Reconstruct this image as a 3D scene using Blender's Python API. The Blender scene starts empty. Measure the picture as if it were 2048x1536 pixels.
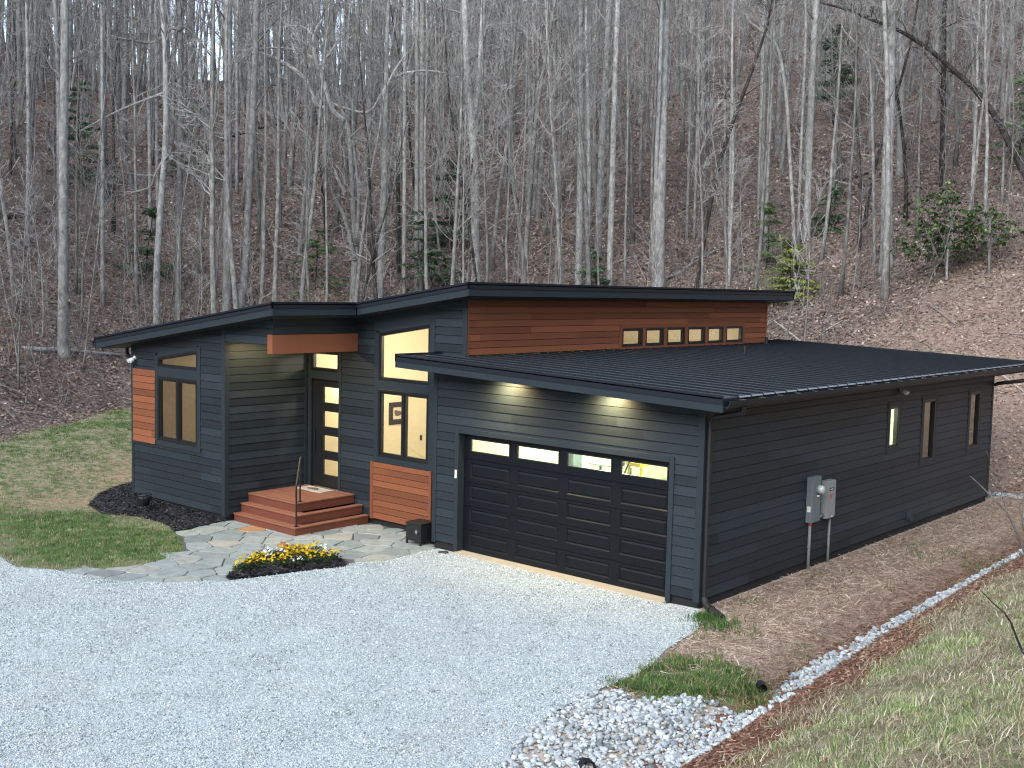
import bpy, bmesh, math, random
import numpy as np
from mathutils import Vector

rad = math.radians
sc = bpy.context.scene
col = sc.collection

# ------------------------------------------------------------------ helpers
def link(name, me, mat=None, parent=None):
    o = bpy.data.objects.new(name, me)
    col.objects.link(o)
    if mat is not None and me is not None:
        for m in (mat if isinstance(mat, (list, tuple)) else [mat]):
            me.materials.append(m)
    if parent is not None:
        o.parent = parent
    return o

def tag(o, label=None, cat=None, group=None, kind=None):
    if label: o['label'] = label
    if cat: o['category'] = cat
    if group: o['group'] = group
    if kind: o['kind'] = kind
    return o

def empty(name, label, cat, loc=(0, 0, 0), group=None):
    o = bpy.data.objects.new(name, None)
    col.objects.link(o)
    o.location = loc
    o.empty_display_size = .2
    return tag(o, label, cat, group)

class MB:
    """collects polygons; build() links them as one mesh object"""
    def __init__(s):
        s.v = []; s.f = []; s.val = []; s.mi = []
    def poly(s, pts, val=.5, mi=0):
        i = len(s.v)
        s.v += [tuple(p) for p in pts]
        s.f.append(tuple(range(i, i + len(pts))))
        s.val.append(val); s.mi.append(mi)
    def box(s, x0, x1, y0, y1, z0, z1, val=.5, mi=0):
        i = len(s.v)
        s.v += [(x, y, z) for z in (z0, z1) for (x, y) in ((x0, y0), (x1, y0), (x1, y1), (x0, y1))]
        for q in ((3, 2, 1, 0), (4, 5, 6, 7), (0, 1, 5, 4), (1, 2, 6, 5), (2, 3, 7, 6), (3, 0, 4, 7)):
            s.f.append(tuple(i + k for k in q)); s.val.append(val); s.mi.append(mi)
    def prism(s, a, b, val=.5, mi=0):
        """two matching rings of points -> closed solid"""
        n = len(a); i = len(s.v)
        s.v += [tuple(p) for p in a] + [tuple(p) for p in b]
        s.f.append(tuple(range(i + n - 1, i - 1, -1))); s.f.append(tuple(range(i + n, i + 2 * n)))
        for k in range(n):
            s.f.append((i + k, i + (k + 1) % n, i + n + (k + 1) % n, i + n + k))
        s.val += [val] * (n + 2); s.mi += [mi] * (n + 2)
    def tube(s, pts, rs, n=6, caps=True, val=.5, mi=0):
        pts = [Vector(p) for p in pts]
        m = len(pts)
        if not hasattr(rs, '__len__'): rs = [rs] * m
        i0 = len(s.v)
        d0 = (pts[1] - pts[0]).normalized()
        ref = Vector((1, 0, 0)) if abs(d0.x) < .8 else Vector((0, 1, 0))
        for k in range(m):
            d = (pts[min(k + 1, m - 1)] - pts[max(k - 1, 0)])
            d = d.normalized() if d.length > 1e-9 else d0
            a = d.cross(ref)
            if a.length < 1e-6: a = d.cross(Vector((0, 0, 1)))
            a.normalize(); b = d.cross(a)
            for j in range(n):
                t = 2 * math.pi * j / n
                p = pts[k] + (a * math.cos(t) + b * math.sin(t)) * rs[k]
                s.v.append((p.x, p.y, p.z))
        for k in range(m - 1):
            for j in range(n):
                s.f.append((i0 + k * n + j, i0 + k * n + (j + 1) % n, i0 + (k + 1) * n + (j + 1) % n, i0 + (k + 1) * n + j))
                s.val.append(val); s.mi.append(mi)
        if caps:
            s.f.append(tuple(i0 + j for j in range(n - 1, -1, -1))); s.f.append(tuple(i0 + (m - 1) * n + j for j in range(n)))
            s.val += [val] * 2; s.mi += [mi] * 2
    def mesh(s, name, smooth=False):
        me = bpy.data.meshes.new(name)
        me.from_pydata(s.v, [], s.f)
        if any(s.mi): me.polygons.foreach_set('material_index', s.mi)
        at = me.attributes.new('tone', 'FLOAT', 'FACE')
        at.data.foreach_set('value', s.val)
        if smooth: me.polygons.foreach_set('use_smooth', [True] * len(s.f))
        me.update()
        return me
    def build(s, name, mat, parent=None, smooth=False, bevel=0):
        o = link(name, s.mesh(name, smooth), mat, parent)
        if bevel:
            m = o.modifiers.new('bevel', 'BEVEL'); m.width = bevel; m.segments = 2; m.limit_method = 'ANGLE'
        return o

def np_mesh(name, V, F, attrs=None, smooth=False):
    """V (n,3); F (m,k) equal-size polygons; attrs {name: (domain,type,array)}"""
    me = bpy.data.meshes.new(name)
    V = np.asarray(V, np.float32); F = np.asarray(F, np.int32)
    m, k = F.shape
    me.vertices.add(len(V)); me.vertices.foreach_set('co', V.ravel())
    me.loops.add(m * k); me.loops.foreach_set('vertex_index', F.ravel())
    me.polygons.add(m)
    me.polygons.foreach_set('loop_start', np.arange(0, m * k, k, dtype=np.int32))
    if smooth: me.polygons.foreach_set('use_smooth', np.ones(m, bool))
    me.update(calc_edges=True)
    for nm, (dom, typ, arr) in (attrs or {}).items():
        a = me.attributes.new(nm, typ, dom)
        a.data.foreach_set('color' if typ == 'FLOAT_COLOR' else 'value', np.asarray(arr, np.float32).ravel())
    return me

def scatter(name, tv, tf, pos, R, S, colr, smooth=False):
    """copies a small template mesh: pos (N,3) R (N,3,3) S (N,3) colr (N,3)"""
    tv = np.asarray(tv, float); tf = np.asarray(tf, int)
    N = len(pos); k = len(tv)
    V = np.einsum('nij,nkj->nki', R, tv[None] * S[:, None, :]) + pos[:, None, :]
    F = (tf[None] + (np.arange(N) * k)[:, None, None]).reshape(-1, tf.shape[1])
    C = np.ones((N, k, 4)); C[:, :, :3] = colr[:, None, :]
    return np_mesh(name, V.reshape(-1, 3), F, {'col': ('POINT', 'FLOAT_COLOR', C.reshape(-1, 4))}, smooth)

def rot_zxy(rz, tilt, roll):
    cz, sz = np.cos(rz), np.sin(rz); ct, st = np.cos(tilt), np.sin(tilt); cr, sr = np.cos(roll), np.sin(roll)
    Z = np.zeros((len(rz), 3, 3)); Z[:, 0, 0] = cz; Z[:, 0, 1] = -sz; Z[:, 1, 0] = sz; Z[:, 1, 1] = cz; Z[:, 2, 2] = 1
    X = np.zeros_like(Z); X[:, 0, 0] = 1; X[:, 1, 1] = ct; X[:, 1, 2] = -st; X[:, 2, 1] = st; X[:, 2, 2] = ct
    Y = np.zeros_like(Z); Y[:, 1, 1] = 1; Y[:, 0, 0] = cr; Y[:, 0, 2] = sr; Y[:, 2, 0] = -sr; Y[:, 2, 2] = cr
    return Z @ X @ Y

def h2(ix, iy, seed):
    n = (ix.astype(np.int64) * 374761393 + iy.astype(np.int64) * 668265263 + seed * 1274126177) & 0xffffffff
    n = ((n ^ (n >> 13)) * 1274126177) & 0xffffffff
    return ((n ^ (n >> 16)) & 0xffff) / 65535.0
def vnoise(x, y, seed=0):
    x = np.asarray(x, float); y = np.asarray(y, float)
    ix = np.floor(x); iy = np.floor(y); fx = x - ix; fy = y - iy
    fx = fx * fx * (3 - 2 * fx); fy = fy * fy * (3 - 2 * fy)
    a = h2(ix, iy, seed); b = h2(ix + 1, iy, seed); c = h2(ix, iy + 1, seed); d = h2(ix + 1, iy + 1, seed)
    return (a * (1 - fx) + b * fx) * (1 - fy) + (c * (1 - fx) + d * fx) * fy
def fbm(x, y, seed=0, o=4):
    s = 0; a = .5; t = 0
    for k in range(o):
        s = s + a * vnoise(x * 2 ** k, y * 2 ** k, seed + k); t += a; a *= .5
    return s / t
def sstep(a, b, x):
    t = np.clip((np.asarray(x, float) - a) / (b - a), 0, 1)
    return t * t * (3 - 2 * t)
def in_poly(poly, x, y):
    x = np.asarray(x, float); y = np.asarray(y, float); r = np.zeros(x.shape, bool)
    n = len(poly)
    for i in range(n):
        x0, y0 = poly[i]; x1, y1 = poly[(i + 1) % n]
        if y0 == y1: continue
        c = ((y0 > y) != (y1 > y)) & (x < (x1 - x0) * (y - y0) / (y1 - y0) + x0)
        r ^= c
    return r
def dist_poly(poly, x, y, closed=True):
    x = np.asarray(x, float); y = np.asarray(y, float); d = np.full(x.shape, 1e9)
    n = len(poly)
    for i in range(n if closed else n - 1):
        x0, y0 = poly[i]; x1, y1 = poly[(i + 1) % n]
        dx, dy = x1 - x0, y1 - y0
        t = np.clip(((x - x0) * dx + (y - y0) * dy) / (dx * dx + dy * dy + 1e-12), 0, 1)
        d = np.minimum(d, np.hypot(x - x0 - t * dx, y - y0 - t * dy))
    return d
def sdist(poly, x, y):            # positive inside
    d = dist_poly(poly, x, y)
    return np.where(in_poly(poly, x, y), d, -d)

# ------------------------------------------------------------------ camera
F_PX = 2239.3
YAW, PITCH, ROLL = rad(41.085), rad(-4.853), rad(1.244)
CAM = np.array([15.799, -15.7707, 5.2375])
fw = np.array([-math.sin(YAW) * math.cos(PITCH), math.cos(YAW) * math.cos(PITCH), math.sin(PITCH)])
r0 = np.array([math.cos(YAW), math.sin(YAW), 0.0]); u0 = np.cross(r0, fw)
rt = r0 * math.cos(ROLL) + u0 * math.sin(ROLL); up = -r0 * math.sin(ROLL) + u0 * math.cos(ROLL)
cd = bpy.data.cameras.new('camera'); cam = bpy.data.objects.new('camera', cd); col.objects.link(cam)
from mathutils import Matrix
cam.matrix_world = Matrix(((rt[0], up[0], -fw[0], CAM[0]), (rt[1], up[1], -fw[1], CAM[1]), (rt[2], up[2], -fw[2], CAM[2]), (0, 0, 0, 1)))
cd.sensor_width = 36; cd.lens = 36 * F_PX / 2048; cd.clip_start = .1; cd.clip_end = 2000
sc.camera = cam
def ray(u, w):                    # direction of a point of the 2048x1536 photograph
    q = np.array([(u - 1024) / F_PX, -(w - 768) / F_PX, 1.0])
    return q[0] * rt + q[1] * up + q[2] * fw

# ------------------------------------------------------------------ terrain
YARD = [(-8, -14), (-11, -8), (-14.8, -2), (-16.1, -.5), (-16.8, .9), (-18.8, 3.1), (-20.3, 5.2), (-21.5, 9), (-18, 13), (-10, 15.3), (0, 15.6),
        (6.3, 15.6), (12, 15.8), (30, 14), (60, 0), (60, -60), (-30, -60), (-20, -30)]
BANK_Y = [-30, -8, -5.2, -2.84, 1.27, 6.4, 30]; BANK_X = [9.5, 9.4, 9.3, 9.19, 8.9, 8.76, 8.7]
def height(x, y):
    x = np.asarray(x, float); y = np.asarray(y, float)
    s = -sdist(YARD, x, y)
    s = np.maximum(s, 0)
    hill = .5 * (np.sqrt(s * s + .5) - .707) + sstep(-6, 4, x) * .38 * np.minimum(s, 3.0)
    hill = hill + sstep(0, 6, s) * (fbm(x * .22, y * .22, 5) - .5) * 1.3 + sstep(0, 2, s) * (fbm(x * .9, y * .9, 9) - .5) * .25
    t = (x + 51) * .55 + (y - 28) * .84
    cap = 20.0 + 26 * sstep(10, 38, np.abs(t - 1))
    k = 1.6
    hill = -k * np.log(np.exp(-np.clip(hill, -5, 80) / k) + np.exp(-cap / k))
    lawn = .8 * sstep(0, 1, (-9.3 - x) / 6.5) * sstep(-30, -8, y)
    xb = np.interp(y, BANK_Y, BANK_X)
    b = x - xb
    bank = .43 * (np.sqrt(np.maximum(b, 0) ** 2 + .03) - .173)
    bank = np.where(bank > 2.9, 2.9 + (bank - 2.9) * .12, bank) + sstep(.3, 2, b) * (fbm(x * .8, y * .8, 3) - .5) * .35
    ditch = -.13 * np.exp(-((x - xb + .22) / .32) ** 2) * sstep(-9, -4, y)
    und = (fbm(x * .7, y * .7, 21) - .5) * .05 * sstep(8.5, 11, np.abs(x + 1.0))
    return hill + lawn + bank + ditch + und
def hz(x, y): return float(height(np.array([x]), np.array([y]))[0])
_T = np.concatenate([np.arange(6, 60, .1), np.arange(60, 160, .5)])
def hit(u, w):                    # where the sight line meets the ground
    d = ray(u, w); P = CAM[None] + _T[:, None] * d[None]
    g = P[:, 2] - height(P[:, 0], P[:, 1])
    k = np.where(g < 0)[0]
    k = k[0] if len(k) else len(_T) - 1
    return P[k]

# ------------------------------------------------------------------ materials
class NT:
    def __init__(s, name):
        s.m = bpy.data.materials.new(name); s.m.use_nodes = True
        s.t = s.m.node_tree; s.t.nodes.clear()
        s.out = s.n('ShaderNodeOutputMaterial')
    def n(s, typ, **kw):
        nd = s.t.nodes.new(typ)
        for k, v in kw.items():
            setattr(nd, k, v)
        return nd
    def l(s, a, b): s.t.links.new(a, b)
    def inp(s, nd, key, v):
        if hasattr(v, 'is_linked') or isinstance(v, bpy.types.NodeSocket): s.l(v, nd.inputs[key])
        else: nd.inputs[key].default_value = v
    def coord(s, kind='Object', scale=(1, 1, 1)):
        tc = s.n('ShaderNodeTexCoord'); mp = s.n('ShaderNodeMapping')
        s.l(tc.outputs[kind], mp.inputs['Vector']); mp.inputs['Scale'].default_value = scale
        return mp.outputs[0]
    def noise(s, vec, scale, detail=4, rough=.55, dist=0):
        nd = s.n('ShaderNodeTexNoise'); s.l(vec, nd.inputs['Vector'])
        nd.inputs['Scale'].default_value = scale; nd.inputs['Detail'].default_value = detail
        nd.inputs['Roughness'].default_value = rough; nd.inputs['Distortion'].default_value = dist
        return nd.outputs['Fac']
    def vor(s, vec, scale, feature='F1'):
        nd = s.n('ShaderNodeTexVoronoi', feature=feature); s.l(vec, nd.inputs['Vector']); nd.inputs['Scale'].default_value = scale
        return nd
    def ramp(s, fac, stops, interp='LINEAR'):
        nd = s.n('ShaderNodeValToRGB'); s.l(fac, nd.inputs[0]); e = nd.color_ramp; e.interpolation = interp
        while len(e.elements) < len(stops): e.elements.new(.5)
        for q, (p, c) in zip(e.elements, stops):
            q.position = p; q.color = (c, c, c, 1) if isinstance(c, (int, float)) else (*c, 1)
        return nd.outputs[0]
    def mix(s, fac, a, b, mode='MIX'):
        nd = s.n('ShaderNodeMix', data_type='RGBA', blend_type=mode)
        for key, v in ((0, fac), (6, a), (7, b)):
            if isinstance(v, bpy.types.NodeSocket): s.l(v, nd.inputs[key])
            elif key == 0: nd.inputs[0].default_value = v
            else: nd.inputs[key].default_value = (v, v, v, 1) if isinstance(v, (int, float)) else (*v, 1)
        return nd.outputs[2]
    def math(s, op, a, b=0.0):
        nd = s.n('ShaderNodeMath', operation=op)
        for k, v in ((0, a), (1, b)):
            if isinstance(v, bpy.types.NodeSocket): s.l(v, nd.inputs[k])
            else: nd.inputs[k].default_value = v
        return nd.outputs[0]
    def attr(s, name, out='Fac'):
        nd = s.n('ShaderNodeAttribute', attribute_name=name); return nd.outputs[out]
    def bump(s, h, strength=.3, dist=.02, normal=None):
        nd = s.n('ShaderNodeBump'); s.l(h, nd.inputs['Height']); nd.inputs['Strength'].default_value = strength; nd.inputs['Distance'].default_value = dist
        if normal is not None: s.l(normal, nd.inputs['Normal'])
        return nd.outputs[0]
    def bsdf(s, color, rough=.7, metal=0, normal=None, spec=.5, trans=None):
        b = s.n('ShaderNodeBsdfPrincipled')
        for key, v in (('Base Color', color), ('Roughness', rough), ('Metallic', metal), ('Specular IOR Level', spec)):
            if isinstance(v, bpy.types.NodeSocket): s.l(v, b.inputs[key])
            else: b.inputs[key].default_value = (*v, 1) if isinstance(v, tuple) else v
        if normal is not None: s.l(normal, b.inputs['Normal'])
        s.l(b.outputs[0], s.out.inputs[0])
        return b

def m_plain(name, color, rough=.6, metal=0, var=.25, vs=6, bs=.0, spec=.5):
    t = NT(name); v = t.coord()
    n = t.noise(v, vs, 5)
    c = t.mix(n, tuple(x * (1 - var) for x in color), tuple(min(1, x * (1 + var)) for x in color))
    nm = t.bump(t.noise(v, vs * 8, 3), bs, .01) if bs else None
    t.bsdf(c, rough, metal, nm, spec)
    return t.m

def m_siding(name, base, var, rough, grain=.35, spec=.22):
    t = NT(name)
    v = t.coord(scale=(3.2, 3.2, 70)); v2 = t.coord()
    tone = t.attr('tone')
    g = t.noise(v, 2.2, 6, .62, .4)
    big = t.noise(v2, .8, 3)
    f = t.math('ADD', t.math('MULTIPLY', tone, .55), t.math('MULTIPLY', g, .45))
    c = t.mix(f, tuple(x * (1 - var) for x in base), tuple(x * (1 + var) for x in base))
    c = t.mix(t.math('MULTIPLY', big, .25), c, tuple(x * 1.25 + .004 for x in base))
    nm = t.bump(g, grain, .006)
    r = t.math('ADD', t.math('MULTIPLY', g, .25), rough - .12)
    t.bsdf(c, r, 0, nm, spec)
    return t.m

M = {}
M['siding'] = m_siding('charcoal_siding', (.0225, .0305, .0385), .6, .44)
M['trim'] = m_siding('charcoal_trim', (.023, .032, .041), .2, .5, .2)
M['cedar'] = m_siding('cedar_siding', (.20, .070, .034), .55, .6)
M['beamwood'] = m_siding('beam_wood', (.225, .078, .040), .45, .55, .3)
M['tread'] = m_siding('deck_wood_lit', (.27, .115, .072), .35, .6, .25)  # same wood as the risers, lightened for sky light on the treads
M['deck'] = m_siding('deck_wood_shaded', (.17, .058, .036), .35, .6, .25)  # riser copy of the wood, shade put into the colour
M['black'] = m_plain('black_paint', (.012, .013, .015), .42, 0, .2, 8, .05)
M['frame'] = m_plain('black_window_frame', (.010, .011, .013), .35, 0, .15, 10)
M['garage_door'] = m_siding('black_door_steel', (.0042, .006, .0092), .25, .42, .15, .25)
M['roof'] = m_plain('roofing_sky_sheen', (.052, .060, .068), .34, .0, .25, 1.5, .0, .5)  # pans painted lighter, standing in for sky reflected at a low angle
M['rib'] = m_plain('roofing_seam_shade', (.010, .013, .018), .6, .0, .2, 2, 0, .08)  # same metal as the pans, darkened to paint the shaded rib sides
M['hem'] = m_plain('hem_sky_glint', (.22, .24, .26), .35, .2, .35, 6)  # pale colour paints a sky glint on the dark roof's eave hem
M['drip'] = m_plain('dark_metal_trim', (.010, .014, .021), .45, .0, .15, 3, 0, .3)
M['found'] = m_plain('black_foundation', (.012, .013, .015), .85, 0, .3, 9, .3)
M['soffit'] = m_plain('dark_soffit', (.014, .018, .024), .6, 0, .15, 4)
M['inwall'] = m_plain('cream_plaster', (.80, .75, .60), .85, 0, .04, 3)
M['beige'] = m_plain('beige_plaster', (.60, .52, .36), .85, 0, .05, 3)
M['gwall'] = m_plain('white_garage_plaster', (.78, .82, .70), .85, 0, .04, 3)
M['infloor'] = m_plain('oak_floor', (.30, .18, .09), .5, 0, .2, 4)
M['inceil'] = m_plain('pine_ceiling', (.74, .60, .40), .6, 0, .2, 3)
M['concrete'] = m_plain('pale_concrete', (.46, .40, .31), .85, 0, .18, 5, .3)
M['greybox'] = m_plain('grey_meter_paint', (.15, .18, .19), .5, .0, .12, 6, 0, .3)
M['palebox'] = m_plain('pale_box_paint', (.27, .285, .275), .5, .0, .1, 6, 0, .3)
M['pvc'] = m_plain('grey_conduit', (.19, .21, .22), .5, 0, .15, 9, 0, .3)
M['white'] = m_plain('white_plastic', (.75, .76, .74), .4, 0, .05, 9)
M['red'] = m_plain('red_sticker', (.55, .09, .07), .5, 0, .1, 9)
M['yellow'] = m_plain('yellow_fibreglass', (.75, .50, .03), .45, 0, .1, 9)
M['chrome'] = m_plain('brushed_metal', (.65, .66, .68), .25, .9, .05, 9)
M['mat'] = m_plain('pale_mat', (.50, .46, .40), .95, 0, .35, 14, .3)
M['paper'] = m_plain('mount_paper', (.7, .66, .55), .8, 0, .05, 9)
M['ink'] = m_plain('dark_ink', (.12, .10, .08), .8, 0, .3, 30)
M['plastic_black'] = m_plain('black_plastic', (.014, .014, .016), .5, 0, .2, 9)
M['glassdome'] = m_plain('meter_glass', (.55, .6, .62), .12, .2, .1, 9)

def m_glass():
    t = NT('window_glass')
    fr = t.n('ShaderNodeFresnel'); fr.inputs['IOR'].default_value = 1.5
    tr = t.n('ShaderNodeBsdfTransparent'); tr.inputs[0].default_value = (.93, .95, .94, 1)
    gl = t.n('ShaderNodeBsdfGlossy'); gl.inputs['Roughness'].default_value = .01
    v = t.coord(); nz = t.noise(v, 1.1, 1)
    b = t.bump(nz, .03, .05); t.l(b, gl.inputs['Normal'])
    f = t.math('ADD', t.math('MULTIPLY', fr.outputs[0], 1.8), .10)
    mx = t.n('ShaderNodeMixShader'); t.l(f, mx.inputs[0]); t.l(tr.outputs[0], mx.inputs[1]); t.l(gl.outputs[0], mx.inputs[2])
    t.l(mx.outputs[0], t.out.inputs[0])
    return t.m
M['glass'] = m_glass()

def m_emit(name, c, s):
    t = NT(name); e = t.n('ShaderNodeEmission'); e.inputs[0].default_value = (*c, 1); e.inputs[1].default_value = s
    t.l(e.outputs[0], t.out.inputs[0]); return t.m
M['lamp'] = m_emit('warm_lamp', (1, .82, .5), 4)
M['gtube'] = m_emit('cool_tube_lamp', (.86, 1, .74), 6)

def m_col(name, rough=.8, trans=0, spec=.3):           # colour of each scattered piece
    t = NT(name)
    c = t.attr('col', 'Color')
    b = t.bsdf(c, rough, 0, None, spec)
    if trans:
        tl = t.n('ShaderNodeBsdfTranslucent'); t.l(c, tl.inputs[0])
        mx = t.n('ShaderNodeMixShader'); mx.inputs[0].default_value = trans
        t.l(b.outputs[0], mx.inputs[1]); t.l(tl.outputs[0], mx.inputs[2]); t.l(mx.outputs[0], t.out.inputs[0])
    return t.m
M['col'] = m_col('scattered_bits'); M['leafcol'] = m_col('leafy_bits', .6, .25)
def m_stone():
    t = NT('stone_bits'); c = t.attr('col', 'Color'); v = t.coord()
    n = t.noise(v, 30, 3)
    c = t.mix(1.0, c, t.ramp(n, [(.3, .72), (.7, 1.1)]), 'MULTIPLY')
    t.bsdf(c, .85, 0, t.bump(n, .3, .01), .3); return t.m
M['stone'] = m_stone()

def m_bark(name, dark, mid, light, contrast=.5):
    t = NT(name)
    v = t.coord(scale=(1, 1, .45)); v2 = t.coord(scale=(1, 1, .16))
    oi = t.n('ShaderNodeObjectInfo')
    a = t.noise(v, 7, 5, .65, .6); b = t.noise(v2, 28, 3)
    c = t.ramp(a, [(.32, dark), (.5, mid), (.66, light)])
    c = t.mix(t.math('MULTIPLY', b, .5), c, dark)
    k = t.math('ADD', t.math('MULTIPLY', oi.outputs['Random'], .6), .68)
    c = t.mix(1.0, c, k, 'MULTIPLY')
    nm = t.bump(b, .5, .03)
    t.bsdf(c, .9, 0, nm, .2)
    return t.m
M['bark'] = m_bark('pale_grey_bark', (.16, .162, .16), (.33, .335, .325), (.50, .51, .495))
M['midbark'] = m_bark('grey_bark', (.10, .098, .095), (.225, .222, .215), (.37, .37, .36))
M['darkbark'] = m_bark('dark_bark', (.02, .018, .017), (.05, .045, .042), (.12, .115, .11))
M['twig'] = m_bark('twig_bark', (.17, .166, .162), (.28, .275, .268), (.41, .405, .395))
M['stem'] = m_bark('stem_bark', (.10, .09, .085), (.17, .155, .148), (.27, .255, .245))

# ---- ground
def m_ground():
    t = NT('yard_and_hillside')
    v = t.coord()
    n1 = t.noise(v, .9, 5, .6); n2 = t.noise(v, 5.5, 5, .65); n3 = t.noise(v, 28, 4, .7)
    vo = t.vor(v, 11); vo2 = t.vor(v, 26)
    # leaf litter
    lit = t.mix(1.0, t.ramp(vo.outputs['Color'], [(.1, (.088, .064, .056)), (.45, (.175, .132, .115)), (.7, (.285, .222, .192)), (1, (.46, .39, .34))]),
                t.ramp(n3, [(.3, .45), (.7, 1.35)]), 'MULTIPLY')
    lit = t.mix(t.ramp(n1, [(.35, 0.0), (.7, .55)]), lit, t.mix(n3, (.08, .062, .056), (.235, .18, .15)))
    lit = t.mix(t.math('MULTIPLY', t.attr('w_open'), .6), lit, t.mix(n3, (.12, .082, .064), (.47, .35, .27)))
    # lawn
    gr = t.mix(n3, (.055, .10, .028), (.14, .21, .07))
    dead = t.mix(n3, (.22, .185, .12), (.42, .37, .26))
    clay = t.mix(n2, (.34, .23, .15), (.48, .35, .24))
    lawn = t.mix(t.ramp(n2, [(.42, 0.0), (.6, 1.0)]), dead, gr)
    lawn = t.mix(t.attr('clay'), lawn, t.mix(t.ramp(n2, [(.45, 0.0), (.62, .8)]), clay, gr))
    lawn = t.mix(t.attr('lush'), lawn, t.mix(t.ramp(n2, [(.5, 0.0), (.68, .75)]), gr, dead))
    # straw strip
    st = t.mix(n3, (.40, .31, .245), (.66, .55, .455))
    st = t.mix(t.ramp(n1, [(.5, 0.0), (.75, .6)]), st, (.32, .22, .16))
    # bank
    mul = t.mix(n3, (.12, .055, .038), (.32, .16, .10))
    bk = t.mix(t.ramp(n2, [(.4, 0.0), (.62, 1.0)]), t.mix(n3, (.2, .17, .11), (.46, .40, .29)), t.mix(n3, (.09, .12, .045), (.24, .26, .12)))
    bk = t.mix(t.ramp(n1, [(.5, 0.0), (.7, .7)]), bk, (.25, .17, .12))
    wob = t.math('MULTIPLY', t.math('SUBTRACT', n2, .5), .9)
    def edge(name):
        return t.ramp(t.math('ADD', t.attr(name), wob), [(.42, 0.0), (.58, 1.0)])
    c = t.mix(edge('w_lawn'), lit, lawn)
    c = t.mix(edge('w_straw'), c, st)
    c = t.mix(edge('w_bank'), c, bk)
    c = t.mix(edge('w_mulch'), c, mul)
    hgt = t.math('ADD', t.math('MULTIPLY', n3, .5), t.math('MULTIPLY', n2, .9))
    t.bsdf(c, .95, 0, t.bump(hgt, .8, .05), .15)
    return t.m
M['ground'] = m_ground()

def m_gravel():
    t = NT('pale_gravel')
    v = t.coord()
    vo = t.vor(v, 46); vo2 = t.vor(v, 95); n1 = t.noise(v, .55, 4); n2 = t.noise(v, 2.5, 4)
    c = t.ramp(vo.outputs['Color'], [(0, (.24, .275, .28)), (.5, (.50, .56, .565)), (1, (.78, .84, .84))])
    c2 = t.ramp(vo2.outputs['Color'], [(0, (.33, .36, .38)), (1, (.64, .69, .72))])
    c = t.mix(.4, c, c2)
    c = t.mix(t.ramp(n1, [(.5, 0.0), (.8, .35)]), c, (.42, .40, .37))
    h = t.math('SUBTRACT', 1.0, vo.outputs['Distance'])
    t.bsdf(c, .9, 0, t.bump(h, .9, .02), .2)
    return t.m
M['gravel'] = m_gravel()

def m_flag():
    t = NT('flagstone')
    v = t.coord(); tone = t.attr('tone')
    n = t.noise(v, 4.5, 5, .6, .8); n2 = t.noise(v, 26, 4)
    c = t.ramp(tone, [(0, (.22, .245, .24)), (.3, (.29, .325, .31)), (.6, (.33, .36, .335)), (.85, (.37, .365, .315)), (.94, (.39, .37, .32)), (1, (.46, .25, .12))])
    c = t.mix(1.0, c, t.ramp(n, [(.25, .72), (.75, 1.2)]), 'MULTIPLY')
    t.bsdf(c, .75, 0, t.bump(n2, .35, .012), .35)
    return t.m
M['flag'] = m_flag()
M['mortar'] = m_plain('stone_joint', (.115, .12, .115), .95, 0, .3, 12, .4)
M['mulch'] = m_plain('black_mulch', (.022, .021, .024), .95, 0, .6, 18, .9)
M['foliage_e'] = m_col('evergreen_bits', .55, .2)

# ------------------------------------------------------------------ world and light
w = bpy.data.worlds.new('World'); sc.world = w; w.use_nodes = True
nt = w.node_tree; bg = nt.nodes['Background']
sky = nt.nodes.new('ShaderNodeTexSky'); sky.sky_type = 'NISHITA'; sky.sun_disc = False
SUN_EL, SUN_AZ = rad(32), rad(168)          # azimuth: clockwise from +Y, so from the open front
sky.sun_elevation = SUN_EL; sky.sun_rotation = SUN_AZ
sky.air_density = 1.0; sky.dust_density = 2.2; sky.ozone_density = 1.5; sky.altitude = 300
hs = nt.nodes.new('ShaderNodeHueSaturation'); hs.inputs['Saturation'].default_value = .7
nt.links.new(sky.outputs[0], hs.inputs['Color']); nt.links.new(hs.outputs[0], bg.inputs[0]); bg.inputs[1].default_value = .15
sd = bpy.data.lights.new('sun', 'SUN'); sd.energy = 1.0; sd.angle = rad(80); sd.color = (.93, 1.0, .985)
so = bpy.data.objects.new('sun', sd); col.objects.link(so)
sdir = Vector((math.sin(SUN_AZ) * math.cos(SUN_EL), math.cos(SUN_AZ) * math.cos(SUN_EL), math.sin(SUN_EL)))
so.rotation_euler = (-sdir).to_track_quat('-Z', 'Y').to_euler(); so.location = (0, -40, 60)
sc.view_settings.view_transform = 'Standard'; sc.view_settings.look = 'None'
sc.view_settings.exposure = 1.36; sc.view_settings.gamma = 1
sc.render.engine = 'CYCLES'
sc.cycles.use_denoising = True; sc.cycles.denoiser = 'OPENIMAGEDENOISE'; sc.cycles.denoising_input_passes = 'RGB_ALBEDO_NORMAL'; sc.cycles.denoising_prefilter = 'NONE'; sc.cycles.filter_width = 1.15
sc.cycles.max_bounces = 6; sc.cycles.diffuse_bounces = 3; sc.cycles.glossy_bounces = 3; sc.cycles.transparent_max_bounces = 12
sc.cycles.sample_clamp_indirect = 2.5

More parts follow.
